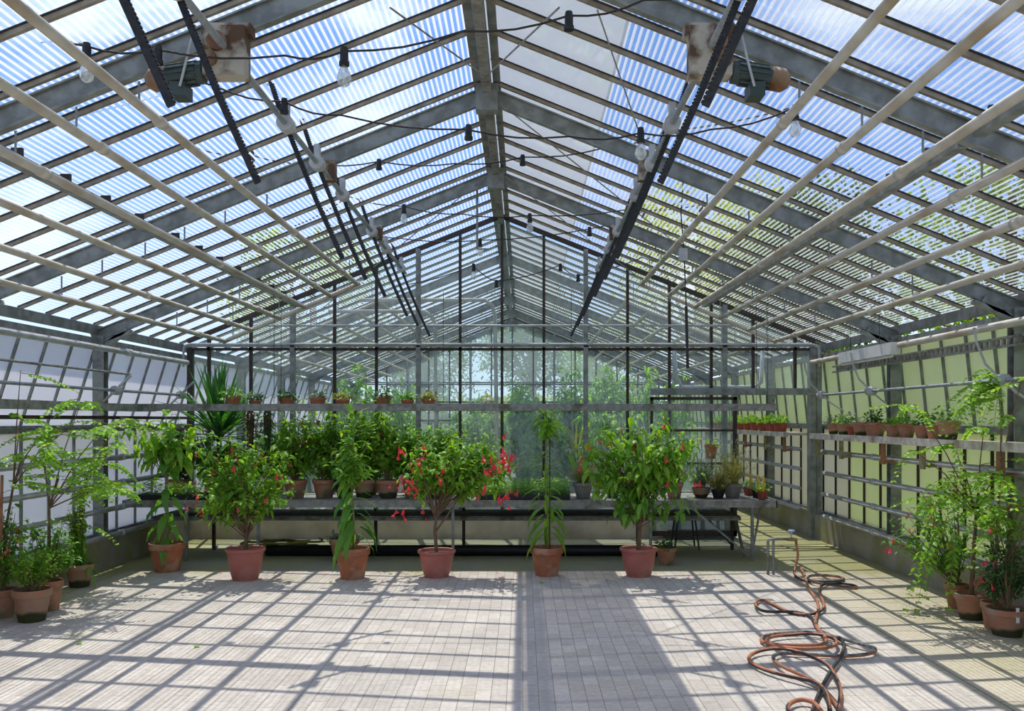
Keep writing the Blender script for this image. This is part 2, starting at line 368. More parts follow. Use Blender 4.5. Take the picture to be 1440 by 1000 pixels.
# ------------------------------------------------------------------ trusses
def truss(Y, label):
    r = empty('roof_truss', (XR, Y, EYE), label, 'roof truss', 'steel roof trusses')
    for side in (-1, 1):
        m = MB(); sl = 1/math.sqrt(1+M*M); up = V((side*M*sl, 0, sl))
        a = V((side*.02, 0, 2.635)); b = V((side*4.38, 0, 2.635-M*4.38))
        m.bar(a, b, .014, .12, up)
        m.bar(a+up*.058, b+up*.058, .055, .01, up); m.bar(a-up*.058, b-up*.058, .055, .01, up)
        m.build('rafter', 'steel', r)
        # haunch where rafter meets column
        h = MB(); e = V((side*4.36, 0, .80)); f = V((side*3.95, 0, .96))
        h.bar(e, f, .08, .03, (0,0,1)); h.build('haunch', 'steel', r)
    MB().box(-.09, .09, -.055, .055, 2.50, 2.72).build('ridge_plate', 'steel', r)
    return r
names = {-2: 'far behind', 0: ''}
tl = [(0.0, 'grey steel roof truss nearest the open end of the house'), (2.41, 'grey steel roof truss just in front of the two vent motors'),
      (4.82, 'mottled steel roof truss carrying both vent motors and gearboxes'), (7.23, 'plain grey steel roof truss between the motors and the potted row'),
      (9.64, 'grey steel roof truss above the row of floor pots')]
for y, lab in tl: truss(y, lab)
for k in range(1, 6):
    truss(YB+BAY*k, '%s grey steel roof truss of the house behind the glass partition' % nth(k-1))
# purlin channels between trusses
for side, nm in ((-1, 'pale frosted'), (1, 'green frosted')):
    for i, (a, b) in enumerate(((0.1,2.3), (2.5, 4.74), (4.9, 7.15), (7.31, 9.56), (9.72, 11.9))):
        x = XR + side*2.72; z = zroof(x, 2.62)
        r = empty('purlin', (x, a, z), '%s grey channel purlin from the partition on the %s wall side' % (nth(4-i), nm), 'purlin', 'roof purlins')
        MB().box(-.032, .032, 0, b-a, -.03, -.02).box(-.032,-.024,0,b-a,-.02,.04).box(.024,.032,0,b-a,-.02,.04).build('channel', 'steel', r)
        nb = 4
        for k in range(nb):
            y = (k+.7)*(b-a)/nb; MB().box(-.034,.034,y-.01,y+.01,.03,.085).build('clip', 'dark', r)

# ------------------------------------------------------------------ side walls
def side_wall(side, y0, y1, name, fr, vent_open, far=False):
    root = empty(name, kind='structure')
    xk = XL if side < 0 else XRT                   # inner kerb face
    xo = xk + side*.14
    MB().box(min(xk, xk+side*.22), max(xk, xk+side*.22), y0, y1, -.02, .32).build('kerb', 'concrete', root)
    xg = xk + side*.16
    z1, z2 = 1.50, 2.42
    if side > 0:
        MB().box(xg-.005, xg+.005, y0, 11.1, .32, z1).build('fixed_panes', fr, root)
        MB().box(xg-.005, xg+.005, 11.1, y1, .32, z1).build('fixed_panes', 'frost_t', root)
    else: MB().box(xg-.005, xg+.005, y0, y1, .32, z1).build('fixed_panes', fr, root)
    s = MB().box(xg-.03, xg+.03, y0, y1, .32, .36).box(xg-.03, xg+.03, y0, y1, z1-.03, z1+.02).box(xg-.05, xg+.05, y0, y1, z2, z2+.06)
    s.box(xg-side*.02-.02, xg-side*.02+.02, y0, y1, z2+.1, z2+.2)
    s.build('transom', 'steel', root)
    xe = xg
    g = MB().box(min(xe, xe+side*.16), max(xe, xe+side*.16), y0, y1, z2+.14, z2+.17); g.build('gutter', 'steel_light', root)
    n = int(round((y1-y0)/(BAY/5)))
    mu = MB(); vm = MB()
    off = math.tan(vent_open)*(z2-z1)
    for k in range(n+1):
        y = y0 + k*BAY/5
        mu.bar((xg-side*.012, y, .34), (xg-side*.012, y, z1), .022, .03, (1,0,0))
        vm.bar((xg-side*.012, y, z2), (xg-side*.012+side*off, y, z1+.03), .022, .03, (1,0,0))
    mu.build('mullions', 'dark' if side > 0 else 'steel', root)
    v = empty('window_1' if side < 0 else 'window_2', kind='structure')
    vm.build('window_mullions', 'steel', v)
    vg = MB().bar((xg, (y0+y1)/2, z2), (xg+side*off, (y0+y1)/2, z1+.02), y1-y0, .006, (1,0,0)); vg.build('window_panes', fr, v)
    vb = MB().bar((xg+side*off, y0, z1+.02), (xg+side*off, y1, z1+.02), .035, .035); vb.build('window_rail', 'steel', v)
side_wall(-1, -2.41, YE, 'wall_left', 'frost_l', math.radians(17))
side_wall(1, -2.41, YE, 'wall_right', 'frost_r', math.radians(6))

def column(side, Y, label):
    x = (XL-.10) if side < 0 else (XRT+.10)
    r = empty('steel_column', (x, Y, .3), label, 'column', 'steel wall columns')
    MB().box(-.06,.06,-.055,-.045,0,2.2).box(-.06,.06,.045,.055,0,2.2).box(-.005,.005,-.05,.05,0,2.2).build('post', 'steel', r)
    MB().box(-.08,.08,-.08,.08,0,.02).build('foot_plate', 'steel', r)
    MB().bar((0,0,2.05), (-side*.3,0,2.28), .08, .05).build('bracket', 'steel', r)
for side, nm in ((-1,'pale frosted'), (1,'green frosted')):
    for k, Y in enumerate((0, 2.41, 4.82, 7.23, 9.64)):
        column(side, Y, 'grey steel column against the %s wall, %s before the glass partition' % (nm, nth(4-k)))
    for k in range(1, 6):
        column(side, YB+BAY*k, 'grey steel column by the %s wall, %s one behind the glass partition' % (nm, nth(k-1)))

# ------------------------------------------------------------------ glass partition (back wall) and end gable
def gable(Y, name, door=True, panemat='pane'):
    root = empty(name, kind='structure')
    xl, xr = XL-.05, XRT+.05
    xd0, xd1 = 2.87, 3.88                     # door opening
    z_e = 2.56
    top = lambda x: zroof(x, 2.76)
    sp = .567
    MBk = MB().box(xl, 1.9, Y-.08, Y+.08, 0, .30); MBk.build('kerb', 'conc_lit' if door else 'concrete', root)
    if door:
        MB().box(1.9, xd0, Y-.09, Y+.07, 0, .46).build('kerb_panel', 'slate', root)
        MB().box(xr-.03, xr+.12, Y-.08, Y+.08, 0, .3).build('kerb_end', 'conc_lit', root)
    dk = MB(); gy = MB()
    xs = [XR+.01+sp*k for k in range(-7, 8)]
    for k, x in zip(range(-7, 8), xs):
        if not xl < x < xr: continue
        zb = .30
        if door and x > xd0: zb = 2.0
        if k in (-5, -2, 2):
            gy.box(x-.03, x+.03, Y-.05, Y+.05, zb, top(x))
        else: dk.box(x-.018, x+.018, Y-.03, Y+.03, zb, top(x))
    dk.build('mullion', 'dark', root)
    if door:
        gy.box(2.70, 2.765, Y-.05, Y+.05, .3, top(2.73))
    gy.build('post', 'steel', root)
    fr = MB()
    for side in (-1, 1):
        e = XR+side*4.25
        fr.bar((XR, Y, top(XR)), (e, Y, top(e)), .05, .06, (0,0,1))
    fr.box(xl, xr, Y-.03, Y+.03, z_e-.025, z_e+.01)
    fr.box(xl, xl+.06, Y-.06, Y+.06, .3, z_e)
    if not door:
        for zz in (1.1, 1.55, 2.05): fr.box(xl, xr, Y-.03, Y+.03, zz, zz+.045)
    fr.build('frame', 'dark', root)
    lt = MB().box(xl, xr, Y-.05, Y-.03, z_e+.02, z_e+.06); lt.build('sill_channel', 'steel', root)
    # panes: lower and upper
    p = MB()
    if door:
        p.add([(xl,Y,.3),(xd0,Y,.3),(xd0,Y,z_e),(xl,Y,z_e)], [(0,1,2,3)])
        p.add([(xd0,Y,2.0),(xd1,Y,2.0),(xd1,Y,z_e),(xd0,Y,z_e)], [(0,1,2,3)])
        p.add([(xd1+.05,Y,.3),(xr+.1,Y,.3),(xr+.1,Y,z_e),(xd1+.05,Y,z_e)], [(0,1,2,3)])
    else:
        p.add([(xl,Y,.3),(xr,Y,.3),(xr,Y,z_e),(xl,Y,z_e)], [(0,1,2,3)])
    e1, e2 = XR-4.2, XR+4.2
    p.add([(e1,Y,z_e),(e2,Y,z_e),(e2,Y,top(e2)),(XR,Y,top(XR)),(e1,Y,top(e1))], [(0,1,2,3,4)])
    p.build('panes', panemat, root)
    if door:
        d = MB().box(xd1, xd1+.075, Y-.08, Y+.08, 0, z_e)
        d.box(xr-.02, xr+.05, Y-.08, Y+.08, 0, z_e)
        d.build('door_post', 'steel', root)
        MB().box(1.72, xd1+.08, Y-.12, Y-.05, 1.93, 2.02).build('door_track', 'steel', root)
gable(YB, 'wall_back', True); gable(YE, 'wall_far', False, 'pane_far')
# sliding door leaf pushed aside
d = empty('door_1', (1.70, YB-.22, 0), kind='structure')
MB().box(0,.035,-.02,.02,.05,1.9).box(1.10,1.15,-.02,.02,.05,1.9).box(0,1.15,-.02,.02,1.86,1.9).box(0,1.15,-.015,.015,1.44,1.47).box(0,1.15,-.015,.015,1.00,1.03).box(0,1.15,-.02,.02,.05,.12).build('door_frame', 'dark', d)
MB().add([(0.03,0,.1),(1.12,0,.1),(1.12,0,1.88),(.03,0,1.88)], [(0,1,2,3)]).build('door_pane', 'pane', d)

# pipes across the partition
def pipe(name, pts, r, mat, label, cat='pipe', group=None, couplings=None, n=10, cmat=None):
    root = empty(name, pts[0], label, cat, group)
    off = V(pts[0]); q = [V(p)-off for p in pts]
    MB().tube(q, r, n).build('tube', mat, root, smooth=True)
    if couplings:
        for c in couplings:
            c = V(c)-off; d = (q[-1]-q[0]).normalized() if len(q) == 2 else V((0,1,0))
            MB().tube([c-d*.04, c+d*.04], r*1.28, n).build('coupling', cmat or mat, root, smooth=True)
    return root
def arc(p, q, c, n=5):
    return [V(p)*(1-t)**2 + V(c)*2*t*(1-t) + V(q)*t*t for t in [i/n for i in range(n+1)]]
Yp = 11.85
a = at(258, 516, Yp); a2 = at(258, 484, Yp); a3 = at(1145, 484, Yp); a4 = at(1152, 516, Yp)
pipe('cross_pipe', [a]+arc(a+V((0,0,.22)), a2+V((.1,0,0)), a2)+arc(a3-V((.1,0,0)), a4+V((0,0,.22)), a3+V((.06,0,0)))+[a4], .015, 'greypipe', 'thin grey pipe across the partition at eaves height with ends bent down', 'pipe')
pipe('cross_pipe', [at(358, 458, Yp-.1), at(1036, 458, Yp-.1)], .015, 'greypipe', 'thin straight grey pipe above the eaves line of the partition', 'pipe', 'partition pipes')

# ------------------------------------------------------------------ heating pipes under the roof
rs = (1.79, 2.13, 2.46, 2.78, 3.13, 3.46)
def hz(r): return EYE + 2.455 - .43*(r-.0) + .02
for side, nm in ((-1,'pale frosted'), (1,'green frosted')):
    for i, r in enumerate(rs):
        x = XR + side*r; z = hz(r)
        cp = [(x, y, z) for y in (2.9+.25*(i%2), 5.1, 8.1, 10.3)]
        rt = pipe('heating_pipe', [(x, -2.3, z), (x, 11.2, z)], .0265, 'cream', '%s cream heating pipe down from the ridge on the %s side' % (nth(i), nm), 'pipe', 'cream roof heating pipes', cp)
        # hangers
        for y in (2.41, 4.82, 7.23, 9.64):
            MB().bar((0, y+2.3, .02), (0, y+2.3, (zroof(x, 2.55)-z)), .012, .004).build('hanger', 'steel', rt)
        pipe('heating_pipe', [(x, YB+.8, z), (x, 23.2, z)], .0265, 'cream', '%s cream heating pipe from the ridge behind the partition, %s side' % (nth(i), nm), 'pipe', 'cream pipes of the far house')
    x0 = XR+side*(rs[0]-.03); x1 = XR+side*(rs[-1]+.03)
    pts = [(x0, 11.2, hz(rs[0]-.03)), (x1, 11.2, hz(rs[-1]+.03))]
    pipe('header_pipe', pts, .028, 'cream', 'sloping cream header pipe joining the roof pipes on the %s side' % nm, 'pipe', 'cream roof header pipes')
    pipe('header_pipe', [(p[0], 12.85, p[2]) for p in pts], .028, 'cream', 'sloping cream header pipe just behind the partition on the %s side' % nm, 'pipe', 'cream roof header pipes')
    for hp_ in [o for o in bpy.data.objects if o.name.startswith('header_pipe')][-2:]:
        for rr_ in (rs[0]+.1, rs[3], rs[-1]-.1):
            MB().bar((side*(rr_-rs[0]+.03), 0, hz(rr_)-hz(rs[0]-.03)), (side*(rr_-rs[0]+.03), 0, zroof(XR+side*rr_, 2.765)-hz(rs[0]-.03)), .01, .004).build('hanger', 'steel', hp_)
    # pipes along the side walls
    xw = (XL+.11) if side < 0 else (XRT-.1)
    for j, z in enumerate((1.19, .92, .65, .37)):
        cp = [(xw, y, z) for y in (4.9, 7.3, 9.7)]
        rt = pipe('wall_pipe', [(xw, -2.2, z), (xw, 11.35, z)], .028, 'greypipe', '%s grey heating pipe from the top along the %s wall' % (nth(j), nm), 'pipe', 'grey wall heating pipes', cp)
        for y in (4.82, 7.23, 9.64):
            MB().bar((0,y+2.2,-.03), (side*.17,y+2.2,-.03), .03, .01).build('bracket', 'steel', rt)
        pipe('wall_pipe', [(xw, 12.3, z), (xw, 23.6, z)], .028, 'greypipe', '%s grey wall pipe from the top behind the partition on the %s side' % (nth(j), nm), 'pipe', 'grey wall pipes of the far house')
    xu = -4.3 if side < 0 else 3.70
    pipe('eaves_pipe', [(xu, -2.2, 2.33), (xu, 11.4, 2.33)], .032, 'greypipe' if side < 0 else 'cream', 'thick pale pipe just under the eaves of the %s wall' % nm, 'pipe', 'eaves pipes', [(xu, y, 2.33) for y in (4.9, 9.7)]).name
    xv = -4.34 if side < 0 else 3.80
    rt = pipe('vent_shaft', [(xv, -2.2, 1.91), (xv, 11.35, 1.91)], .016, 'steel_light', 'thin steel vent shaft running along the %s wall above the shelf' % nm, 'shaft', 'side vent shafts')
    for y in ((9.5, 11.3) if side < 0 else (7.05, 9.7, 11.3)):
        MB().tube([(0,y+2.14,0),(0,y+2.26,0)], .05, 12).build('pinion_housing', 'greypipe', rt, smooth=True)
        if side < 0:
            MB().bar((.16,y+2.2,.17), (-.14,y+2.2,-.12), .02, .03, (0,1,0)).build('toothed_arm', 'greypipe', rt)
        else:
            MB().tube([(-.22,y+2.2,.42),(-.20,y+2.2,.3),(-.13,y+2.2,.13),(-.02,y+2.2,.02),(.12,y+2.2,-.1),(.28,y+2.2,-.2)], .011, 6).build('toothed_arm', 'greypipe', rt)
# perforated channel on the green side, thin rail on the pale side
r = empty('perforated_rail', (3.98, -2.2, 2.24), 'perforated grey channel along the green frosted wall under the eaves', 'rail')
m = MB()
m.box(-.012,.012,0,13.6,-.045,-.025).box(-.012,.012,0,13.6,.025,.045)
for k in range(150): m.box(-.012,.012,k*.09,k*.09+.035,-.03,.03)
m.build('channel', 'rail', r)
pipe('thin_rail', [(-4.36, 3, 2.10), (-4.36, 9.9, 2.10)], .012, 'rail', 'thin rail ending at the column under the thick pipe, pale wall', 'rail')

# ------------------------------------------------------------------ vent gear in the roof
rackY = (3.0, 4.0, 5.9, 6.8, 7.75, 9.25, 10.2, 11.5)
for side, nm in ((-1, 'pale frosted'), (1, 'green frosted')):
    xs = XR+side*1.28; zs = EYE+1.96
    s = pipe('roof_vent_shaft', [(xs, -1, zs), (xs, 11.9, zs)], .02, 'steel_light', 'long steel shaft turning the roof vent racks on the %s side' % nm, 'shaft', 'roof vent shafts')
    for y in rackY:
        MB().tube([(0,y+1-.05,0),(0,y+1+.05,0)], .055, 12).box(-.02,.02,y+1-.03,y+1+.03,0,.14).build('pinion_housing', 'greypipe', s)
    for y in (2.41,7.23,9.64):
        MB().box(-.05,.05,y+1-.05,y+1+.05,-.02,.14).build('bearing_block', 'rusty', s)
    for i, y in enumerate(rackY):
        ya = y + .06
        r = empty('vent_rack', (xs, ya, zs), '%s black toothed vent rack from the open end on the %s side' % (nth(i), nm), 'rack', 'black toothed vent racks')
        pts = [V((side*.14, 0, .36)), V((side*.06,0,.12)), V((-side*.05,0,-.16)), V((-side*.18,0,-.48)), V((-side*.36,0,-.88))]
        m = MB()
        for p, q in zip(pts, pts[1:]): m.bar(p, q, .016, .028, (1,0,0))
        m.build('bar', 'black', r)
        t = MB()
        for p, q in zip(pts, pts[1:]):
            n = int((q-p).length/.017)
            for k in range(n):
                c = p.lerp(q, (k+.5)/n); d = (q-p).normalized(); nrm = V((d.z, 0, -d.x))*side
                t.bar(c+nrm*.012, c+nrm*.020, .014, .009, d)
        t.build('teeth', 'black', r)
    # gearbox + motor on truss at 4.82
    g = empty('vent_motor', (xs, 4.82, zs), 'rust stained gearbox with dark finned motor on the %s side of the truss' % nm, 'motor', 'roof vent motors')
    MB().box(-.11,.11,-.16,-.05,-.15,.11).box(-.13,.13,-.12,-.03,.08,.14).build('gearbox', 'rusty', g)
    MB().tube([(side*.03,-.19,.02),(side*.03,-.16,.02)], .05, 14).tube([(side*.07,-.19,-.07),(side*.07,-.16,-.07)],.04,14).build('bearing_cover', 'rust', g)
    mx = side*.12
    fm = MB().tube([(mx,-.11,-.12),(mx+side*.20,-.11,-.15)], .058, 16)
    for k in range(12):
        t = 2*math.pi*k/12; c = V((0, math.cos(t), math.sin(t)))
        fm.bar(V((mx+side*.03,-.11,-.125))+c*.062, V((mx+side*.19,-.11,-.148))+c*.062, .016, .006, c)
    fm.build('motor_body', 'green_en', g)
    MB().tube([(mx+side*.20,-.11,-.15),(mx+side*.27,-.11,-.165),(mx+side*.30,-.11,-.17)], [.062,.06,.035], 16).build('end_cap', 'rust', g, smooth=True)
    MB().box(min(mx+side*.08,mx+side*.16),max(mx+side*.08,mx+side*.16),-.17,-.05,-.26,-.19).build('terminal_box', 'green_en', g)
    MB().tube([(mx+side*.1,-.18,-.22),(mx+side*.06,-.19,-.08),(mx+side*.02,-.18,.1)], .007, 6).build('conduit', 'greypipe', g)

# tie rods
def rod(p, q, r, mat, label, name='tie_rod', cat='rod', group='thin roof tie rods'):
    o = MB().tube([V(p)-V(p), V(q)-V(p)], r, 6).build(name, mat); o.location = p; tag(o, label, cat, group); return o
rod(at(683,108,6.6), (-.73, 4.9, 3.87), .006, 'rail', 'thin brace rod from the ridge to the motor truss, pale side')
rod(at(683,108,6.6), (.20, 4.9, 3.87), .006, 'rail', 'thin brace rod from the ridge to the motor truss, green side')
rod((XR+.1, 7.3, 4.2), (XR+2.5, 9.6, 3.06), .006, 'rail', 'thin brace rod running from ridge down behind the middle truss')
rod((XR-.1, 9.5, 4.2), (XR-2.4, 11.9, 3.08), .006, 'rail', 'thin brace rod of the last bay on the pale side')
rod((XR+.1, 9.5, 4.2), (XR+2.4, 11.9, 3.08), .006, 'rail', 'thin brace rod of the last bay on the green side')
rod(at(840,14,5.2), at(900,190,6.2), .005, 'rail', 'thin hanging rod above the bulb beside the green side racks', group=None)
h = empty('hanging_sprayer', at(671,262,9.8), 'grey square rod hanging from the ridge with short nozzle tip', 'sprayer')
MB().box(-.012,.012,-.012,.012,-.68,.02).build('rod', 'steel', h); MB().box(-.01,.12,-.01,.01,-.70,-.685).build('nozzle', 'steel_light', h)
h = empty('pull_cable', at(962,300,8.6), 'dark hanging control cable with small grey box above the benches', 'cable')
MB().tube([(0,0,.45),(-.03,0,0),(0,0,-.4),(.02,0,-.9),(.03,0,-1.1)], .006, 6).build('cord', 'cable', h)
MB().box(-.05,.03,-.02,.02,-.46,-.34).build('switch_box', 'greypipe', h); MB().tube([(.02,0,-.9),(.035,0,-1.5)], .014, 8).build('weight', 'cable', h)

# light strings: sockets and bulbs
def light_string(label, Y, pts, lamps, r=.006):
    p3 = [at(x, y, Y) for x, y in pts]; o0 = p3[0]
    root = empty('light_string', o0, label, 'string lights', 'strings of bulbs under the roof')
    q = []
    for a, b in zip(p3, p3[1:]):
        for k in range(4):
            t = k/4; q.append(a.lerp(b, t) - o0 - V((0,0,.03*math.sin(math.pi*t))))
    q.append(p3[-1]-o0)
    MB().tube(q, r, 6).build('cord', 'cable', root, smooth=True)
    for x, y, bulb in lamps:
        c = at(x, y, Y)-o0
        s = MB().lathe([(0,.02),(.018,.02),(.022,0),(.022,-.05),(.027,-.055),(.027,-.075),(0,-.075)], c, 12).build('socket', 'black', root)
        if bulb:
            MB().lathe([(.014,-.07),(.022,-.09),(.034,-.12),(.038,-.145),(.03,-.17),(.015,-.182),(0,-.185)], c, 14).build('bulb', 'bulbglass', s, smooth=True)
light_string('bulb string nearest the open end, in front of the motors', 4.6, [(60,33),(118,64),(222,70),(400,78),(484,72),(650,44),(800,22),(905,0),(1015,-25)], [(122,66,1),(222,70,0),(484,72,1),(800,22,0)])
light_string('bulb string just behind the two vent motors', 5.6, [(63,37),(118,62),(300,120),(400,143),(480,162),(655,182),(800,192),(900,187),(1000,182),(1115,152)], [(400,143,0),(659,180,0),(901,184,1),(1118,152,1)])
light_string('bulb string passing under the middle truss', 7.9, [(275,208),(350,217),(440,230),(533,227),(640,230),(735,221),(850,208),(935,185),(1118,150)], [(354,215,1),(533,227,0),(735,221,0)])
light_string('bulb string near the truss above the floor pots', 9.4, [(414,318),(490,276),(568,290),(650,301),(745,303),(880,295),(986,288)], [(568,290,1),(745,303,1),(986,288,1),(829,322,0)])
light_string('bulb string high in the last bay before the partition', 10.4, [(500,322),(560,335),(675,338),(829,322),(905,297),(960,282)], [(675,338,1),(905,297,0)])
light_string('farthest bulb string hanging against the partition glass', 11.3, [(575,400),(665,373),(698,396),(788,373),(813,388),(903,362),(960,372)], [(666,373,1),(698,396,0),(788,373,0),(813,388,0)])

# fluorescent lamp on the green wall side
fl = empty('tube_lamp', (3.66, 9.42, 2.30), 'white tube lamp housing under the eaves pipe by the green wall', 'lamp')
MB().box(-.05,.05,-.7,.75,-.06,.06).build('housing', 'white', fl)
MB().tube([(-.02,-.66,-.075),(-.02,.7,-.075)], .014, 8).build('tube', 'white', fl)
MB().tube([(0,-.3,.06),(0,-.3,.38)], .003, 5).tube([(0,.5,.06),(0,.5,.38)], .003, 5).build('hanging_wire', 'cable', fl)

# ------------------------------------------------------------------ shelves and benches
zS = 1.70
sh = empty('back_shelf', (-3.9, 10.08, zS), 'long grey steel shelf hung in front of the partition, small pots on top', 'shelf')
MB().box(-.55, 6.78, 0, .32, .0, .012).box(-.55, 6.78, -.006, .006, .0, .078).box(-.55,6.78,.314,.326,0,.06).build('tray', 'rail', sh)
for x in (1.08, 1.16, 3.0, 4.45, 6.55, 6.68):
    MB().tube([(x,.0,.0),(x,.0,1.35)], .003, 5).build('hanging_wire', 'cable', sh)
sw = empty('side_shelf', (-4.42, -2, 1.69), 'narrow grey steel shelf along the pale frosted wall', 'shelf')
MB().box(0,.25,0,12.1,0,.012).box(.244,.256,0,12.1,0,.075).build('tray', 'rail', sw)
pipe('thin_rail', [(-4.36, -2, 1.62), (-4.36, 11.9, 1.62)], .018, 'dark', 'dark rail directly below the shelf on the pale wall', 'rail')

bz = .68
bn = empty('long_bench', (0, 0, 0), 'long grey steel bench in front of the partition, carrying trays and pots', 'bench')
bx0, bx1 = at(172,700,10.0).x, at(1093,700,10.0).x
MB().box(bx0, bx1, 10.0, 10.012, bz-.07, bz+.01).box(bx0,bx1,11.2,11.212,bz-.07,bz+.01).box(bx1-.012,bx1,10.0,11.2,bz-.07,bz+.01).box(bx0,bx0+.012,10.0,11.2,bz-.07,bz+.01).build('frame', 'rail', bn)
MB().box(bx0, bx1, 10.01, 11.2, bz-.025, bz-.005).build('top', 'rail', bn)
MB().box(bx0+.2, at(1043,700,10.3).x, 10.35, 11.15, .455, .475).tube([(bx0+.2,10.35,.445),(at(1043,700,10.3).x,10.35,.445)], .022, 8).build('lower_shelf', 'rail', bn)
for x in (262, 363, 637, 915, 1058):
    X = at(x,700,10.03).x
    MB().box(X-.016,X+.016,10.02,10.05,0,bz-.05).build('leg', 'steel', bn)
for x in (300, 528, 652, 897, 1030):
    X = at(x,700,10.9).x
    MB().box(X-.018,X+.018,10.9,10.94,0,bz-.05).build('leg', 'dark', bn)
X = at(1058,700,10.03).x
MB().bar((X,10.04,.03),(at(970,700,10.03).x,10.04,bz-.06),.02,.03,(0,1,0)).build('brace', 'steel', bn)
MB().bar((X+.02,11.15,bz-.06),(X-.05,10.2,.03),.02,.03,(1,0,0)).build('brace', 'steel', bn)
MB().bar((X+.1,10.04,bz-.04),(X-.01,10.04,.03),.02,.02,(0,1,0)).build('brace', 'rail', bn)
MB().bar((at(985,700,10.9).x,10.9,bz-.2),(at(1030,700,10.9).x,10.9,.05),.02,.02,(0,1,0)).build('brace', 'dark', bn)
# duct on floor
dc = pipe('floor_duct', [(-3.0,10.42,.066),(1.55,10.42,.066),(1.75,10.45,.062)], .064, 'blackpot', 'thick black rounded duct lying on the floor under the bench', 'duct', n=16)
# stool
st = empty('stool', onz(963, 771, 0), 'small black metal stool under the bench end by the doorway', 'stool')
MB().lathe([(0,.46),(.13,.46),(.14,.45),(.13,.43),(0,.43)], (0,0,0), 20).build('seat', 'stool', st)
for sx, sy in ((-1,-1),(1,-1),(1,1),(-1,1)):
    MB().tube([(sx*.1,sy*.1,.44),(sx*.15,sy*.15,0)], .011, 8).build('leg', 'stool', st)
MB().tube([(.135*math.cos(t*.5236), .135*math.sin(t*.5236), .13) for t in range(13)], .007, 6).build('foot_ring', 'stool', st)

# white board shelf on the green side
for k, (y0, y1, lab) in enumerate(((3.0, 11.35, 'whitewashed board shelf along the green wall in the near house'), (12.3, 22.5, 'whitewashed board shelf seen through the doorway in the far house'))):
    s = empty('board_shelf', (3.83, y0, 1.40), lab, 'shelf')
    MB().box(-.16,.12,0,y1-y0,-.02,.02).box(-.17,-.155,0,y1-y0,-.045,.025).build('board', 'wood', s)
    ys = (6.9, 8.25, 9.15, 10.35, 11.2) if k == 0 else (12.6, 13.6, 14.8, 16.4, 18)
    for i, y in enumerate(ys):
        MB().box(-.13,-.11,y-y0-.05,y-y0+.05,-.26,-.02).bar((-.12,y-y0,-.24),(.1,y-y0,-.22),.09,.02).build('bracket', ['wood_or','wood_ye','wood_or','wood_ye','wood_ye'][i], s)

# ------------------------------------------------------------------ pots
def pot_mb(rr, h, style='terra', mb=None):
    """rr = rim radius"""
    m = mb or MB()
    rb = rr*.66
    if style == 'plastic':
        rb = rr*.62
        pr = [(0,0),(rb,0),(rb*1.02,.015),(rb*1.05,.02),(rr*.80,h*.4),(rr*.87,h*.78),(rr*.88,h*.82),(rr*.90,h*.83),(rr*.9,h*.88),(rr*.98,h*.9),(rr,h*.94),(rr*.99,h*.985),(rr*.94,h),(rr*.85,h*.985),(rr*.82,h*.9),(rr*.8,h*.86)]
    elif style == 'bowl':
        pr = [(0,0),(rb*.9,0),(rr*.9,h*.45),(rr*.97,h*.8),(rr,h*.85),(rr,h),(rr*.9,h),(rr*.86,h*.85)]
    else:
        lip = h*.77
        pr = [(0,0),(rb,0),(rb*1.01,.004),(rr*.9,lip),(rr*.985,lip+.004),(rr,h*.97),(rr*.99,h),(rr*.9,h),(rr*.88,h*.9),(rr*.86,h*.85)]
    return m.lathe(pr, (0,0,0), 28)
def add_pot(root, rr, h, mat='terra', style='terra'):
    p = pot_mb(rr, h, style).build('pot', mat, root, smooth=False)
    for f in p.data.polygons: f.use_smooth = True
    try: p.data.set_sharp_from_angle(angle=math.radians(35))
    except Exception: pass
    MB().lathe([(0,h*.88),(rr*.5,h*.885),(rr*.87,h*.87)], (0,0,0), 20).build('soil', 'soil', root)
    return p

# ------------------------------------------------------------------ plant generators (root at pot base; z0 = soil level)
def rdir(rnd, zmin=-1, zmax=1):
    z = rnd.uniform(zmin, zmax); t = rnd.uniform(0, 2*math.pi); q = math.sqrt(max(0, 1-z*z)); return V((q*math.cos(t), q*math.sin(t), z))
def flower_mesh(kind='red'):
    m = MB()
    if kind == 'red':
        m.tube([(0,0,0),(0,0,-.02),(0,0,-.035)], [.002,.006,.007], 6)
        for k in range(5):
            t = 2*math.pi*k/5; d = V((math.cos(t), math.sin(t), -1.1)); m.leaf((0,0,-.03), d, (0,0,1), .034, .02, .3, .1)
        m.tube([(0,0,-.035),(0,0,-.06)], .0025, 5)
    me = m.build('flower', 'petal'); d = me.data; bpy.data.objects.remove(me); return d
FL = flower_mesh()
def add_flowers(root, pts, sc=1.0, rnd=R_):
    for p in pts:
        o = bpy.data.objects.new('flower', FL); col.objects.link(o); o.parent = root; o.location = p
        o.rotation_euler = (rnd.uniform(-.5,.5), rnd.uniform(-.5,.5), rnd.uniform(0,6.3)); s = sc*.82*rnd.uniform(.7,1.3); o.scale = (s,s,s)

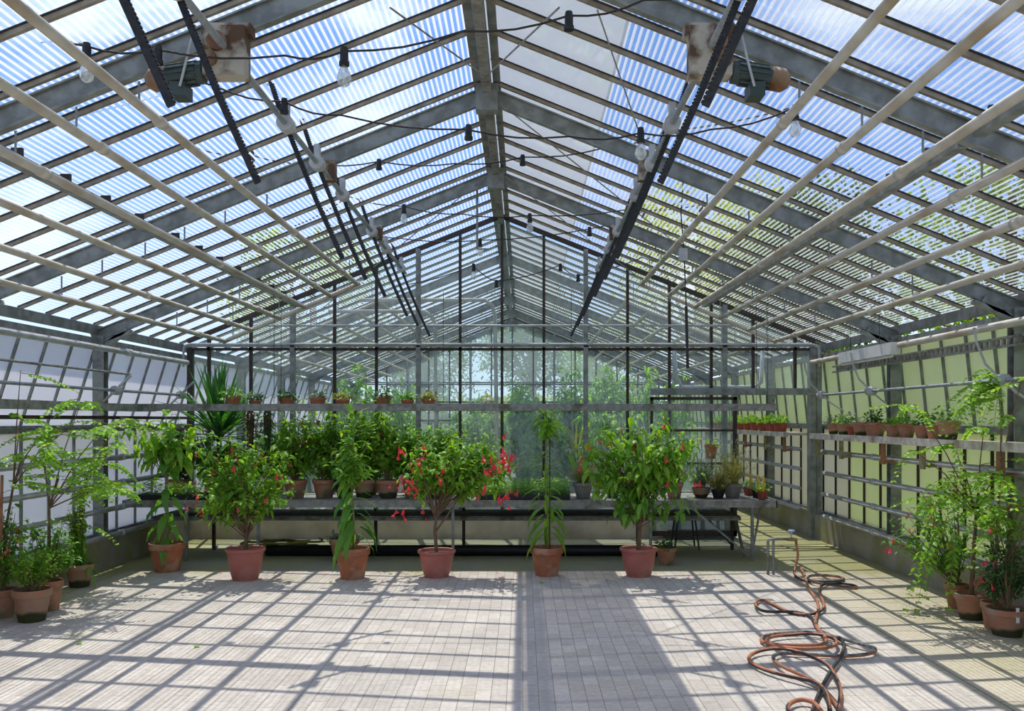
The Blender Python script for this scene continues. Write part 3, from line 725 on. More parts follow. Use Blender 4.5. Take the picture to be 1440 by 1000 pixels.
LIM = [-99, 99]
def set_lim(p): LIM[0] = -4.36-p.x; LIM[1] = 3.78-p.x
def shrub(root, z0, c, rad, nb, npb, ll, lw, lmat, seed, stem='twig', trunk=None, flowers=0, droop=.45, fsc=1., tr=.012, lower=False, zmin=-.55, shell=.5):
    rnd = random.Random(seed); S = MB(); Lf = MB(); c = V(c); ends = []
    base = V((0,0,z0))
    if trunk:
        tp = [base] + [V(p) for p in trunk]; S.tube(tp, [tr*(1-.4*i/len(tp)) for i in range(len(tp))], 8); forks = tp[-2:] if len(tp) > 2 else tp[-1:]
    else: forks = [base]
    for b in range(nb):
        d = rdir(rnd, zmin, 1)
        k = rnd.uniform(shell, 1.0)
        e = c + V((d.x*rad[0]*k, d.y*rad[1]*k, d.z*rad[2]*k)); e.x = min(max(e.x, LIM[0]+.04), LIM[1]-.04)
        s = rnd.choice(forks) + V((rnd.uniform(-.02,.02), rnd.uniform(-.02,.02), 0))
        mid = s.lerp(e, .5) + V((0,0,.12*(e-s).length)) + rdir(rnd)*.04
        pts = [s*(1-t)**2 + mid*2*t*(1-t) + e*t*t for t in (0,.25,.5,.75,1)]
        S.tube(pts, [.006,.005,.004,.003,.002], 5, cap=False)
        for j in range(npb):
            t = rnd.uniform(.35, 1.05); q = s*(1-t)**2 + mid*2*t*(1-t) + e*t*t + rdir(rnd)*rnd.uniform(0,.10)*min(1, rad[0]*2.5)
            dd = rdir(rnd, -.5, .5); L = ll*rnd.uniform(.6, 1.2)
            if not LIM[0]+L < q.x < LIM[1]-L: continue
            up = V((0,0,1)) + rdir(rnd)*.5
            Lf.leaf(q, dd, up, L, lw*L/ll*rnd.uniform(.8,1.15), droop*rnd.uniform(.4,1.6), .2, 0, 2 if ll < .05 else 3)
        ends.append(e)
    if S.v: S.build('stems', stem if not trunk else 'bark', root)
    Lf.build('foliage', lmat, root)
    if flowers:
        pts = []
        for i in range(flowers):
            e = rnd.choice(ends); f = c + V(((e.x-c.x)*1.02, (e.y-c.y)*1.02 - rnd.uniform(0,.06), (e.z-c.z)*rnd.uniform(.5,1)-.05)); pts.append(f + rdir(rnd)*.04)
        add_flowers(root, pts, fsc, rnd)

def tall_stem(root, z0, h, ll, lw, lmat, seed, lean=(0,0), bot=.05, step=.045, n=3, droop_bot=1.0, droop_top=.3, stem='gstem', taper=True, stake=False):
    rnd = random.Random(seed); S = MB(); Lf = MB()
    P = lambda t: V((lean[0]*t*t + .012*math.sin(9*t), lean[1]*t*t, z0 + h*t))
    S.tube([P(i/10) for i in range(11)], [.011-.007*i/10 for i in range(11)], 7)
    S.build('stem', stem, root, smooth=True)
    t = bot
    ang = rnd.uniform(0, 6)
    while t < 1.0:
        ang += 2.1
        for k in range(n):
            a = ang + 2*math.pi*k/n + rnd.uniform(-.3,.3)
            el = -.35 + 1.15*t + rnd.uniform(-.2,.2)
            d = V((math.cos(a)*math.cos(el), math.sin(a)*math.cos(el), math.sin(el)))
            L = ll*rnd.uniform(.75,1.15)*(1 if not taper else (1.15-.55*t))
            dr = droop_bot + (droop_top-droop_bot)*t
            Lf.leaf(P(t)+d*.02, d, (0,0,1), L, lw*L/ll, dr*rnd.uniform(.7,1.2), .25, 0, 4)
        t += step/h
    Lf.build('foliage', lmat, root)
    if stake: MB().tube([(.03,.02,z0-.02),(.03,.02,z0+h*.9)], .006, 6).build('stake', 'dark', root)

def pinnate(Lf, S, p, d, ln, n, ll, lw, rnd, droop=.5):
    p, d = V(p), V(d).normalized(); P = lambda t: p + d*(ln*t) + V((0,0,-droop*ln*t*t))
    S.tube([P(i/5) for i in range(6)], [.003,.0026,.0022,.0018,.0014,.001], 4, cap=False)
    sd = d.cross(V((0,0,1)))
    if sd.length < .01: sd = V((1,0,0))
    sd.normalize()
    e_ = p.x + d.x*ln
    if not LIM[0]+.02 < e_ < LIM[1]-.02: return
    for i in range(n):
        t = .14 + .86*i/(n-1); k = math.sin(math.pi*min(1, .25+.75*t))**.5 if t < .98 else .5
        for s in (-1, 1):
            Lf.leaf(P(t), sd*s + d*.35 + V((0,0,rnd.uniform(-.6,.05))), V((0,0,1))+rdir(rnd)*.8, ll*max(.5,k)*1.08, lw*1.12, .15, .1, 0, 2)
def feather_tree(root, z0, trunk, nleaf, ln, lmat, seed, tips=None, ll=.05, lw=.02, nl=11, tr=.014, spread=1., hi=.7, droop=.5, dirbias=(0,0,0)):
    rnd = random.Random(seed); S = MB(); Lf = MB(); tp = [V((0,0,z0))]+[V(p) for p in trunk]
    S.tube(tp, [tr*(1-.7*i/len(tp)) for i in range(len(tp))], 8)
    starts = list(tp[1:])
    for q in (tips or []):
        q = V(q); s = tp[len(tp)//2]; mid = s.lerp(q,.5)+V((0,0,.06)); S.tube([s, mid, q], [.007,.005,.003], 6); starts += [mid, q, q]
    for i in range(nleaf):
        q = rnd.choice(starts) + rdir(rnd)*.03; d = rdir(rnd, -.15, hi) + V(dirbias); d.x *= spread
        pinnate(Lf, S, q, d, ln*rnd.uniform(.6,1.15), nl, ll*rnd.uniform(.8,1.1), lw, rnd, droop*rnd.uniform(.4,1.4))
    S.build('stems', 'bark', root); Lf.build('foliage', lmat, root)
def mound(root, z0, r, h, n, ll, lw, lmat, seed, up=.3, droop=.2, extra=None, exn=0):
    rnd = random.Random(seed); Lf = MB()
    for i in range(n):
        d = rdir(rnd, .0, 1); k = rnd.uniform(.3,1)
        q = V((d.x*r*k, d.y*r*k, z0 + d.z*h*k)); dd = V((d.x, d.y, up)) + rdir(rnd)*.7
        L = ll*rnd.uniform(.6,1.2); Lf.leaf(q, dd, V((0,0,1))+rdir(rnd)*.4, L, lw*L/ll, droop, .2, 0, 2)
    Lf.build('foliage', lmat, root)
def blades(root, z0, n, ln, w, lmat, seed, spread=1.0, droop=.3, stem_h=0, up=.5, sub='leaves', seg=4):
    rnd = random.Random(seed); Lf = MB()
    for i in range(n):
        el = rnd.uniform(.05, 1.45); a = rnd.uniform(0, 6.283)
        d = V((math.cos(a)*math.cos(el)*spread, math.sin(a)*math.cos(el)*spread, math.sin(el)))
        L = ln*rnd.uniform(.7,1.1)
        if not LIM[0] < d.x*L < LIM[1]: continue
        Lf.leaf((rnd.uniform(-.02,.02), rnd.uniform(-.02,.02), z0+stem_h+rnd.uniform(-.05,.05)), d, (0,0,1), L, w, droop*(1.3-el*.8)*rnd.uniform(.3,1.2), .35, 0, seg)
    Lf.build(sub, lmat, root)
    if stem_h > .05: MB().tube([(0,0,z0-.02),(0,0,z0+stem_h)], .03, 8).build('trunk', 'bark', root)

def potted(name, loc, label, cat, rr, h, mat='terra', style='terra', group=None, rz=0):
    set_lim(V(loc))
    if abs(loc[1]) > 12.2: LIM[0], LIM[1] = -99, 99
    r = empty(name, loc, label, cat, group, rz=rz); add_pot(r, rr, h, mat, style); return r
def floorY(py): return 2000.0/(py-CY)
def gp(px, py): return onz(px, py, 0)

# ---- the row of big pots on the floor
W = lambda px, Y: px*Y/F
p = gp(235, 803); Y = p.y
r = potted('potted_climber', p, 'terracotta pot with tall broad-leaved plant, nearest the pale wall in the floor row', 'potted plant', W(25,Y), W(40,Y), 'terra')
tall_stem(r, .28, 1.38, .26, .10, 'leaf_mid', 11, lean=(-.02,0), step=.085, n=2, droop_bot=1.1, droop_top=.55, taper=False)
shrub(r, 1.0, (0,0,1.42), (.36,.25,.34), 14, 12, .15, .075, 'leaf_fresh', 12, stem='gstem', droop=.9)
p = gp(345, 815); Y = p.y
r = potted('potted_abutilon', p, 'faded pink pot with dense red-flowered bush, second in the floor row', 'potted plant', W(28,Y), W(45,Y), 'pink', 'plastic')
shrub(r, .3, (0,0,1.0), (.66,.42,.56), 52, 26, .085, .046, 'leaf_fresh', 21, trunk=[(.01,0,.42),(.0,0,.6)], flowers=26, tr=.022, droop=.5, fsc=1.1)
p = gp(496, 813); Y = p.y
r = potted('potted_whorled_plant', p, 'orange terracotta pot with tall leafy stem, between two pink pots', 'potted plant', W(24.5,Y), W(43,Y), 'terra')
tall_stem(r, .28, 1.42, .27, .085, 'leaf_mid', 31, bot=.12, step=.07, n=3, droop_bot=1.3, droop_top=.1)
shrub(r, .9, (0,.02,1.2), (.24,.2,.36), 22, 16, .10, .04, 'leaf_fresh', 32, stem='gstem', droop=.4)
p = gp(614, 811); Y = p.y
r = potted('potted_abutilon', p, 'pink pot with forked bare trunk, red-flowered crown, beside the tall leafy stem', 'potted plant', W(27,Y), W(38,Y), 'pink', 'plastic')
shrub(r, .25, (.15,0,1.12), (.62,.36,.36), 52, 24, .08, .046, 'leaf_fresh', 41, trunk=[(-.02,0,.48),(.0,0,.62),(.08,0,.78)], flowers=0, tr=.018, droop=.5, zmin=-.7)
shrub(r, .7, (.56,0,1.14), (.26,.26,.36), 22, 22, .085, .05, 'leaf_fresh', 42, stem='twig', droop=.6, zmin=-.9)
MBt = MB().tube([(-.01,0,.46),(.12,.0,.64),(.26,0,.86)], [.012,.010,.006], 7).tube([(0,0,.56),(-.06,0,.72),(-.1,0,.86)], [.010,.008,.005], 7)
MBt.build('branches', 'bark', r)
rf = random.Random(5)
cl = []
for cx, cy, n in ((712,640,18),(690,652,10),(684,660,5),(705,652,6),(568,674,10),(622,664,7),(585,648,6),(567,635,5),(582,682,6),(560,717,5),(594,722,2),(706,690,6),(718,692,4),(673,684,4),(598,630,3),(705,602,3),(720,660,3)):
    for k in range(n):
        q = at(cx+rf.gauss(0,5), cy+rf.gauss(0,6), Y-.25+rf.uniform(-.1,.1)); cl.append(q-p)
add_flowers(r, cl[:98], 1.15, rf)
p = gp(769, 809); Y = p.y
r = potted('potted_whorled_plant', p, 'orange terracotta pot with slender single tall stem, right of the shadow strip edge', 'potted plant', W(23.5,Y), W(40,Y), 'terra')
r['label'] = 'terracotta pot with slender staked stem and drooping leaves, standing alone between pink pots'
tall_stem(r, .26, 1.42, .24, .06, 'leaf_fresh', 51, bot=.13, step=.062, n=3, droop_bot=1.0, droop_top=.2, stake=True, lean=(-.02,0))
shrub(r, 1.4, (0,0,1.55), (.24,.2,.13), 12, 12, .12, .035, 'leaf_lime', 52, stem='gstem', droop=.5)
p = gp(898, 810); Y = p.y
r = potted('potted_abutilon', p, 'pink pot with tall round-headed tree with red flowers, largest crown in the row', 'potted plant', W(27,Y), W(40,Y), 'pink', 'plastic')
shrub(r, .26, (-.03,0,1.18), (.72,.42,.58), 62, 18, .105, .062, 'leaf_fresh', 61, trunk=[(.01,0,.5),(.03,0,.7),(.0,0,.95)], flowers=34, tr=.024, droop=.75, zmin=-.6, fsc=1.15)
shrub(r, .5, (.03,0,.82), (.52,.35,.25), 16, 12, .11, .06, 'leaf_mid', 62, stem='bark', droop=.9)
# small pots on the floor behind
p = gp(484, 790); Y = p.y
r = potted('potted_succulent', p, 'small terracotta pot of grey-green rosettes behind the tall leafy stem pot', 'potted plant', W(21,Y), W(33,Y), 'terra_old')
mound(r, .22, .22, .12, 150, .08, .035, 'leaf_grey', 71, up=.6)
p = gp(937, 794); Y = p.y
r = potted('potted_ivy', p, 'small worn clay pot of dark leaves on the floor near the stool', 'potted plant', W(14.5,Y), W(24,Y), 'terra_old')
mound(r, .18, .15, .10, 70, .06, .04, 'leaf_dark', 72, up=.4)

# ---- left group
p = gp(112, 825); Y = p.y
r = potted('potted_twisted_plant', p, 'mossy clay pot with leafy twisted column plant, standing alone by pale wall', 'potted plant', W(19,Y), W(32,Y), 'terra_moss')
shrub(r, .2, (-.02,0,.62), (.14,.13,.42), 40, 24, .055, .028, 'leaf_fresh', 81, stem='twig', droop=.4, zmin=-1, shell=.2)
blades(r, .2, 26, .30, .03, 'leaf_mid', 82, droop=.9)
feather_tree(r, .2, [(.02,0,.6),(.05,0,.95),(.12,-.05,1.15)], 34, .42, 'leaf_lime', 83, tips=[(.35,-.1,1.35),(.45,-.1,1.6),(.3,-.2,1.0),(.2,-.3,1.25)], ll=.062, lw=.03, hi=.3, droop=.4, dirbias=(.5,0,0))
p = gp(45, 873); Y = p.y
r = potted('potted_shrub', p, 'nearest clay pot by the pale wall with pale green small-leaved bush', 'potted plant', W(26,Y), W(45,Y), 'terra_moss')
shrub(r, .24, (0,0,.44), (.26,.24,.22), 44, 30, .042, .026, 'leaf_fresh', 91, droop=.3, zmin=-.4, shell=.3)
p = gp(68, 858); p.x -= .0; Y = p.y
r = potted('potted_shrub', p, 'clay pot with loose shrub partly hidden behind the pale green bush', 'potted plant', W(20,Y), W(42,Y), 'terra_old')
shrub(r, .25, (.02,.05,.52), (.25,.2,.26), 34, 22, .05, .03, 'leaf_mid', 92, droop=.3, flowers=6)
feather_tree(r, .2, [(.0,.02,.6),(-.02,.05,.85),(.06,.05,1.1)], 42, .40, 'leaf_lime', 93, tips=[(.45,.05,1.55),(.5,.0,1.25),(.25,.05,1.75),(-.12,.1,1.5),(.6,0,1.0),(.0,-.1,1.3),(.3,-.1,1.15)], hi=.3, droop=.4, dirbias=(.25,0,0), ll=.06, lw=.032)
p = gp(3, 868); Y = p.y
r = potted('potted_tree', p, 'clay pot at the picture edge with staked climber and red blooms', 'potted plant', W(20,Y), W(40,Y), 'terra_old')
r['label'] = 'clay pot with red-flowered climber on brown stake, beside the pale green bush'
shrub(r, .22, (0,0,.6), (.2,.2,.4), 30, 16, .06, .035, 'leaf_mid', 94, droop=.4, flowers=12)
MB().tube([(-.02,0,.2),(.0,0,1.15)], .012, 7).build('stake', 'wood_or', r)
feather_tree(r, .2, [(.0,.05,.7),(.06,.05,1.05),(.12,.05,1.25)], 30, .38, 'leaf_lime', 95, tips=[(.3,0,1.45),(.1,.1,1.6),(.15,0,2.0),(.5,0,1.5),(.2,-.1,1.1)], hi=.35, droop=.4, dirbias=(.3,0,0), ll=.06, lw=.032)
# ---- right group
p = gp(1345, 855); Y = p.y
r = potted('potted_fuchsia', p, 'clay pot with loose red-flowered fuchsia against the green wall kerb', 'potted plant', W(16,Y), W(34,Y), 'terra')
shrub(r, .18, (-.18,0,.62), (.42,.28,.40), 40, 17, .062, .033, 'leaf_mid', 101, flowers=20, droop=.5, zmin=-.6, fsc=.8)
shrub(r, .9, (-.05,.1,1.0), (.25,.2,.2), 12, 14, .055, .028, 'leaf_fresh', 104, flowers=6, droop=.4, stem='twig')
p = gp(1366, 870); Y = p.y
r = potted('potted_tree', p, 'large mossy pot with slim trunk and spreading feathery crown by green wall', 'potted plant', W(23,Y), W(36,Y), 'terra_moss')
feather_tree(r, .2, [(.02,0,.55),(.04,0,.85),(.06,0,1.02)], 54, .40, 'leaf_lime', 102, tips=[(-.5,-.1,1.7),(-.5,-.1,1.35),(-.4,-.15,1.0),(.05,-.1,1.55),(-.2,-.1,1.4),(.12,-.2,1.15),(-.1,-.1,1.0),(.1,-.25,.85),(.12,-.1,1.0)], tr=.02, hi=.3, droop=.45, dirbias=(-.3,-.1,0), ll=.055, lw=.03)
S = MB(); Lf = MB(); rn = random.Random(3)
for dx in (-.46,-.36,-.52,-.28,-.42,-.3):
    pinnate(Lf, S, (dx+.12,-.1,.75+rn.uniform(-.1,.1)), (-.25+rn.uniform(-.2,.2),-.1,-.5), .42, 12, .065, .032, rn, .5)
Lf.build('hanging_fronds', 'leaf_fresh', r); S.build('frond_stalks', 'gstem', r)
p = gp(1398, 884); Y = p.y
r = potted('potted_tree', p, 'smaller clay pot with tall feathery sapling between the trunk pot and front pot', 'potted plant', W(18,Y), W(38,Y), 'terra_old')
feather_tree(r, .2, [(.02,0,.7),(.05,0,1.2),(.06,0,1.75)], 22, .45, 'leaf_lime', 103, tips=[(.1,-.2,1.9),(-.1,-.3,1.2),(.0,-.2,.9)], hi=.4, droop=.5, ll=.06, lw=.03, dirbias=(-.5,-.2,0))
S = MB(); Lf = MB()
for k in range(16):
    pinnate(Lf, S, (.05,0,1.85), (rn.uniform(-.9,.1),rn.uniform(-.5,.5),rn.uniform(-.1,.5)), .45, 16, .06, .022, rn, .7)
Lf.build('top_fronds', 'leaf_fresh', r); S.build('frond_stalks', 'gstem', r)
p = gp(1416, 893); Y = p.y
r = potted('potted_rose', p, 'front clay pot with dark-leaved pink-flowered shrub and white tag, green wall side', 'potted plant', W(28,Y), W(38,Y), 'terra_moss')
shrub(r, .2, (.0,0,.5), (.24,.22,.30), 34, 20, .05, .03, 'leaf_dark', 105, flowers=12, droop=.3, fsc=.85)
shrub(r, .5, (.05,0,.85), (.2,.2,.25), 16, 16, .05, .025, 'leaf_fresh', 106, flowers=4, droop=.4)
MB().box(-.012,.012,-.145,-.142,.12,.23).build('plant_tag', 'tagw', r)

# ---- tap and hose
t0 = gp(1080, 808)
tp = empty('standpipe_tap', t0, 'grey double standpipe with pale blue handled tap feeding the hose', 'tap')
ht = .36
MB().tube([(0,0,0),(0,0,ht-.02),(.015,0,ht),(.04,0,ht+.005),(.22,.0,ht+.005)], .014, 10).build('pipe', 'steel', tp, smooth=True)
MB().tube([(.055,0,0),(.055,0,ht)], .014, 10).build('support_pipe', 'steel', tp)
MB().tube([(.2,0,ht+.005),(.30,0,ht+.0)], .019, 10).tube([(.285,0,ht),(.29,-.01,ht-.05)], .014, 8).build('tap_body', 'brass', tp)
MB().tube([(.24,0,ht),(.24,0,ht+.08)], .007, 8).lathe([(0,.10),(.03,.10),(.036,.09),(.03,.078),(0,.078)], (.24,0,ht), 12).build('tap_handle', 'blue_en', tp)
def cr(pts, sub=6):
    out = []; P = [pts[0]]+list(pts)+[pts[-1]]
    for i in range(1, len(P)-2):
        for k in range(sub):
            t = k/sub; a, b, c, d = P[i-1], P[i], P[i+1], P[i+2]
            out.append(.5*((2*b)+(c-a)*t+(2*a-5*b+4*c-d)*t*t+(3*b-a-3*c+d)*t**3))
    out.append(P[-1]); return out
def h5(x, y, z=.015):
    px, py = 960+x/4.763, 790+y/4.763
    return onz(px, py, z)
seq = [(745,95),(800,128),(900,137),(1060,133),(1088,115),(1000,100),(880,103),(835,115),(862,150),(1000,165),(1150,180),(1172,165),(1080,145),(960,150),(915,180),(918,230),(950,300),(940,335),(880,355),(800,358),(700,335),(600,283),(530,257),(482,285),(500,330),(560,352),(680,345),(790,345),(870,372),(885,430),(930,475),(1050,525),(1087,570),(1070,640),(1010,725),(960,800),(900,915),(870,1000),(840,1080),(760,1060),(690,1000),(740,955),(820,945),(900,975),(940,1040)]
hp = [t0+V((.29,-.01,ht-.05)), t0+V((.30,-.02,ht-.12)), t0+V((.30,-.03,.18)), t0+V((.27,-.03,.06))] + [h5(*s) for s in seq]
seq2 = [(785,45),(830,120),(835,180),(900,245),(912,330),(885,400),(900,455),(960,515),(960,565),(880,577),(700,570),(560,555),(518,525),(560,490),(700,480),(850,480),(1000,510),(1150,560),(1280,590),(1295,612),(1200,632),(1000,632),(800,618),(680,618),(605,640),(615,690),(720,750),(860,800),(950,870),(1020,940),(1060,1010)]
seq3 = [(1040,1010),(1060,900),(1050,830),(1010,750),(960,695),(850,650),(740,610),(620,592),(500,605),(430,645),(480,695),(600,745),(760,790),(880,820),(945,870),(975,940),(985,1010)]
seq4 = [(560,530),(620,570),(740,592),(880,600),(1000,590),(1038,560),(1000,510),(850,482),(700,492),(600,500),(560,530)]
hs = empty('garden_hose', (0,0,0), 'long black and orange hose lying in loops on the pavers from the tap', 'hose')
lift = lambda pts, k: smooth([v+V((0,0,.010*(1+math.sin(i*.12+k)))) if v.z < .1 else v for i, v in enumerate(pts)])
def smooth(pts, it=14):
    for _ in range(it):
        pts = [pts[0]]+[pts[i]*.5+(pts[i-1]+pts[i+1])*.25 for i in range(1, len(pts)-1)]+[pts[-1]]
    return pts
def sp(i, k, n):
    a = (k + int(i*.006*n)) % n; return 1 if a < n*.45 else 0
MB().tube(lift(cr(hp), 0), .0125, 10, split=sp).build('first_run', ['hose_b','hose_o'], hs, smooth=True)
MB().tube(lift(cr([h5(*s, z=.02) for s in seq2]), 2), .0125, 10, split=sp).build('second_run', ['hose_g','hose_o'], hs, smooth=True)
MB().tube(lift(cr([h5(*s, z=.026) for s in seq3]), 4), .0125, 10, split=sp).build('third_run', ['hose_b','hose_o'], hs, smooth=True)
MB().tube(lift(cr([h5(*s, z=.03) for s in seq4]), 5), .0125, 10, split=sp).build('inner_loop', ['hose_b','hose_o'], hs, smooth=True)
# yellow hose coil under the bench
yc = gp(418, 766); yc.y = 10.65
pts = []
for i in range(160):
    t = i*.2; rr = .26+.06*math.sin(i*.13)+.02*math.sin(i*.7)
    pts.append(V((math.cos(t)*rr*1.35+.05*math.sin(i*.05), math.sin(t)*rr*.8, .015+i*.0009+.006*math.sin(i))))
o = MB().tube(pts, .013, 7).build('hose_coil', 'hose_y', smooth=True); o.location = yc; tag(o, 'coiled olive yellow hose on the floor under the bench', 'hose')

# ---- bench pots, with shrubs behind the floor row
bench = [(417,'terra_old',17,1.0,'leaf_fresh',1),(456,'terra_old',17,1.05,'leaf_fresh',1),(486,'blackpot',15,.85,'leaf_mid',1),(512,'terra_moss',16,1.1,'leaf_fresh',1),(547,'terra_moss',17,1.0,'leaf_fresh',1),(580,'terra_old',15,.85,'leaf_mid',1),(618,'terra_moss',17,.8,'leaf_fresh',1)]
blab = ['beside the dark trays nearest the pale wall','second from the trays','in black plastic','behind the tall leafy stem','with chalky stained clay','just before the forked trunk','with the brownest moss, behind forked trunk']
for i, (x, mt, w, hh, lm, fl_) in enumerate(bench):
    p = at(x, 0, 10.5); p = V((p.x, 10.45+.06*(i%2), bz))
    r = potted('bench_shrub', p, 'leafy flowering shrub in pot on the bench, %s' % blab[i], 'potted plant', W(w,10.5), W(25,10.5), mt, group='flowering shrubs on the bench')
    shrub(r, .17, (0,.0,.17+hh*.48), (.36,.28,hh*.48), 44, 26, .095, .05, lm, 200+i, stem='twig', flowers=5, droop=.4, zmin=-.8, shell=.35)
# back row of shrubs left of those
for i, (x, hh, lm) in enumerate(((250,.95,'leaf_brown'),(300,.55,'leaf_mid'),(345,.6,'leaf_fresh'),(388,.75,'leaf_mid'),(520,.95,'leaf_dark'),(590,.7,'leaf_mid'))):
    p = at(x, 0, 10.95); p.z = bz
    lab = ['dark brownish climber in pot at the bench corner by the pale wall','leafy green shrub in pot in front of the big yucca','bright leafy shrub in pot beside the yucca','leafy shrub in pot under the hanging mossy plants','dark tall shrub in pot in the back row behind the flowering shrubs','low bushy shrub in pot in the back row near the forked trunk'][i]
    r = potted('bench_shrub', p, lab, 'potted plant', .12, .18, 'terra_old')
    shrub(r, .15, (0,0,.15+hh*.5), (.32,.2,hh*.5), 40, 24, .09, .05, lm, 230+i, stem='twig', flowers=4 if i < 4 and i else 0, droop=.5, zmin=-.8, shell=.3)
# yucca
p = at(308, 0, 11.05); p.z = bz
r = potted('potted_yucca', p, 'big yucca with sword-shaped leaves on the bench by the pale wall', 'potted plant', .17, .26, 'terra_old')
LIM[0] = -.72
blades(r, .24, 95, 1.0, .062, 'leaf_sword', 301, droop=.3, stem_h=.46)
# feathery herbs at the right end
def feathery(root, z0, n, ln, lmat, seed, w=.009, spread=.9):
    rnd = random.Random(seed); Lf = MB()
    for i in range(n):
        el = rnd.uniform(.5,1.5); a = rnd.uniform(0,6.283); d = V((math.cos(a)*math.cos(el)*spread, math.sin(a)*math.cos(el)*spread, math.sin(el)))
        L = ln*rnd.uniform(.5,1.1); b = V((rnd.uniform(-.05,.05), rnd.uniform(-.05,.05), z0))
        Lf.leaf(b, d, (0,0,1), L, w*.6, .12, .1, 0, 2)
        for k in range(12):
            t = rnd.uniform(.25,1); q = b + d*L*t
            Lf.leaf(q, d+rdir(rnd)*.8, (0,0,1), .05, w, .1, .1, 0, 2)
    Lf.build('foliage', lmat, root)
fe = [(820,14,22,'greypot','terra','leaf_straw',.26,'grey clay pot of low straw-green herb near the round-headed tree'),
      (862,11,16,'blackpot','terra','leaf_dark',.15,'black pot of dark red-green leaves behind the round-headed tree'),
      (948,13,22,'terra_old','terra','leaf_grey',.32,'old pot of feathery grey-green herb beside the round-headed tree crown'),
      (986,13,14,'terra_moss','bowl','leaf_grey',.36,'round mossy bowl of tall feathery grey herb on the bench'),
      (1010,10,12,'blackpot','terra','leaf_straw',.22,'black pot of yellowish fine herb between bowl and grey pot'),
      (1030,14,19,'greypot','terra','leaf_straw',.50,'grey clay pot with tall wispy olive shrub at the bench end')]
for i, (x, w, h, mt, stl, lm, hh, lab) in enumerate(fe):
    p = at(x, 0, 10.4+.12*(i%2)); p.z = bz
    r = potted('potted_herb', p, lab, 'potted plant', W(w,10.4), W(h,10.4), mt, stl)
    feathery(r, W(h,10.4)*.85, 140, hh, lm, 320+i)
for i, (x, y, mt, lab) in enumerate(((1052,10.9,'redpot','red pot of round leaves behind the wispy shrub'),(1066,10.5,'blackpot','black pot of round grey leaves with yellow tag near the bench corner'),(1078,10.25,'redpot','red pot with yellow tag at the very corner of the bench'),(1088,10.8,'redpot','red pot of dark leaves with yellow tag at the back corner of the bench'))):
    p = at(x, 0, y); p.z = bz
    if p.x > bx1-.1: p.x = bx1-.1
    r = potted('potted_seedling', p, lab, 'potted plant', .065, .10, mt)
    mound(r, .09, .11, .10, 60, .045, .035, 'leaf_grey' if i % 2 else 'leaf_mid', 340+i, up=.5)
    if i: MB().box(-.012,.012,-.05,-.047,.08,.27).build('plant_tag', 'yellow', r)
# trays of seedlings
def tray(px0, px1, y0, lab, seed, lm='leaf_mid', hh=.12):
    a, b = at(px0, 0, y0).x, at(px1, 0, y0).x
    r = empty('seedling_tray', ((a+b)/2, y0+.2, bz), lab, 'tray', 'black seedling trays on the bench'); w = (b-a)/2-.01
    m = MB().box(-w,w,-.19,.19,0,.06); m.build('tray', 'blackpot', r)
    rnd = random.Random(seed); Lf = MB()
    for i in range(520):
        q = (rnd.uniform(-w,w), rnd.uniform(-.19,.19), .06+rnd.uniform(0,hh)); Lf.leaf(q, rdir(rnd,-.2,.6), (0,0,1), .045*rnd.uniform(.6,1.2), .026, .2, .2, 0, 2)
    Lf.build('seedlings', lm, r)['kind'] = 'stuff'
xs = [182,228,274,320,366]
for i in range(4): tray(xs[i], xs[i+1], 10.08, 'black tray of dense green seedlings at the pale wall end, %s from the corner' % nth(i), 400+i, ['leaf_mid','leaf_fresh','leaf_fresh','leaf_mid'][i])
xs = [668,712,758,803]
for i in range(3): tray(xs[i], xs[i+1], 10.08, 'black tray of pale green seedlings beside the slender staked stem, %s from forked trunk' % nth(i), 410+i, ['leaf_fresh','leaf_fresh','leaf_mid'][i], .12)
for i in range(3): tray(xs[i], xs[i+1], 10.6, 'black seedling tray of the second line behind the slender staked stem, %s from forked trunk' % nth(i), 420+i, 'leaf_fresh', .14)
p = at(650, 0, 10.3); p.z = bz
r = potted('potted_seedling', p, 'small terracotta pot between forked trunk pot and black trays', 'potted plant', .085, .11, 'terra'); mound(r, .1, .1, .1, 60, .05, .03, 'leaf_dark', 350)

# ---- small pots on the back shelf
sp_ = [(328,19,20,'leaf_mid',30,'before the yucca leaves'),(360,14,10,'leaf_grey',16,'smallest of all with grey leaves'),(403,21,14,'leaf_dark',24,'wide dark leaves, first after the yucca'),(447,21,14,'leaf_grey',26,'rounded pale-edged leaves'),(482,18,12,'leaf_straw',24,'yellowish leaves'),(539,20,20,'leaf_dark',28,'tallest bushy dark leaves'),(573,17,12,'leaf_mid',18,'low dark tuft beside the grey partition post'),(603,17,14,'leaf_straw',18,'pale leaves, last of the shelf row')]
for i, (x, w, hh, lm, lh, lab) in enumerate(sp_):
    p = at(x, 0, 10.2); p.z = zS+.012
    r = potted('shelf_pot', p, 'small terracotta pot on the hanging shelf, %s' % lab, 'potted plant', W(w*.5+1,10.2), W([19,13,17,17,14,18,14,15][i],10.2), 'terra', group='small pots on the hanging shelf')
    mound(r, .12, W(lh*.55,10.2)+.02, W(hh*.9,10.2), 120, .055, .04, lm, 500+i, up=.2)
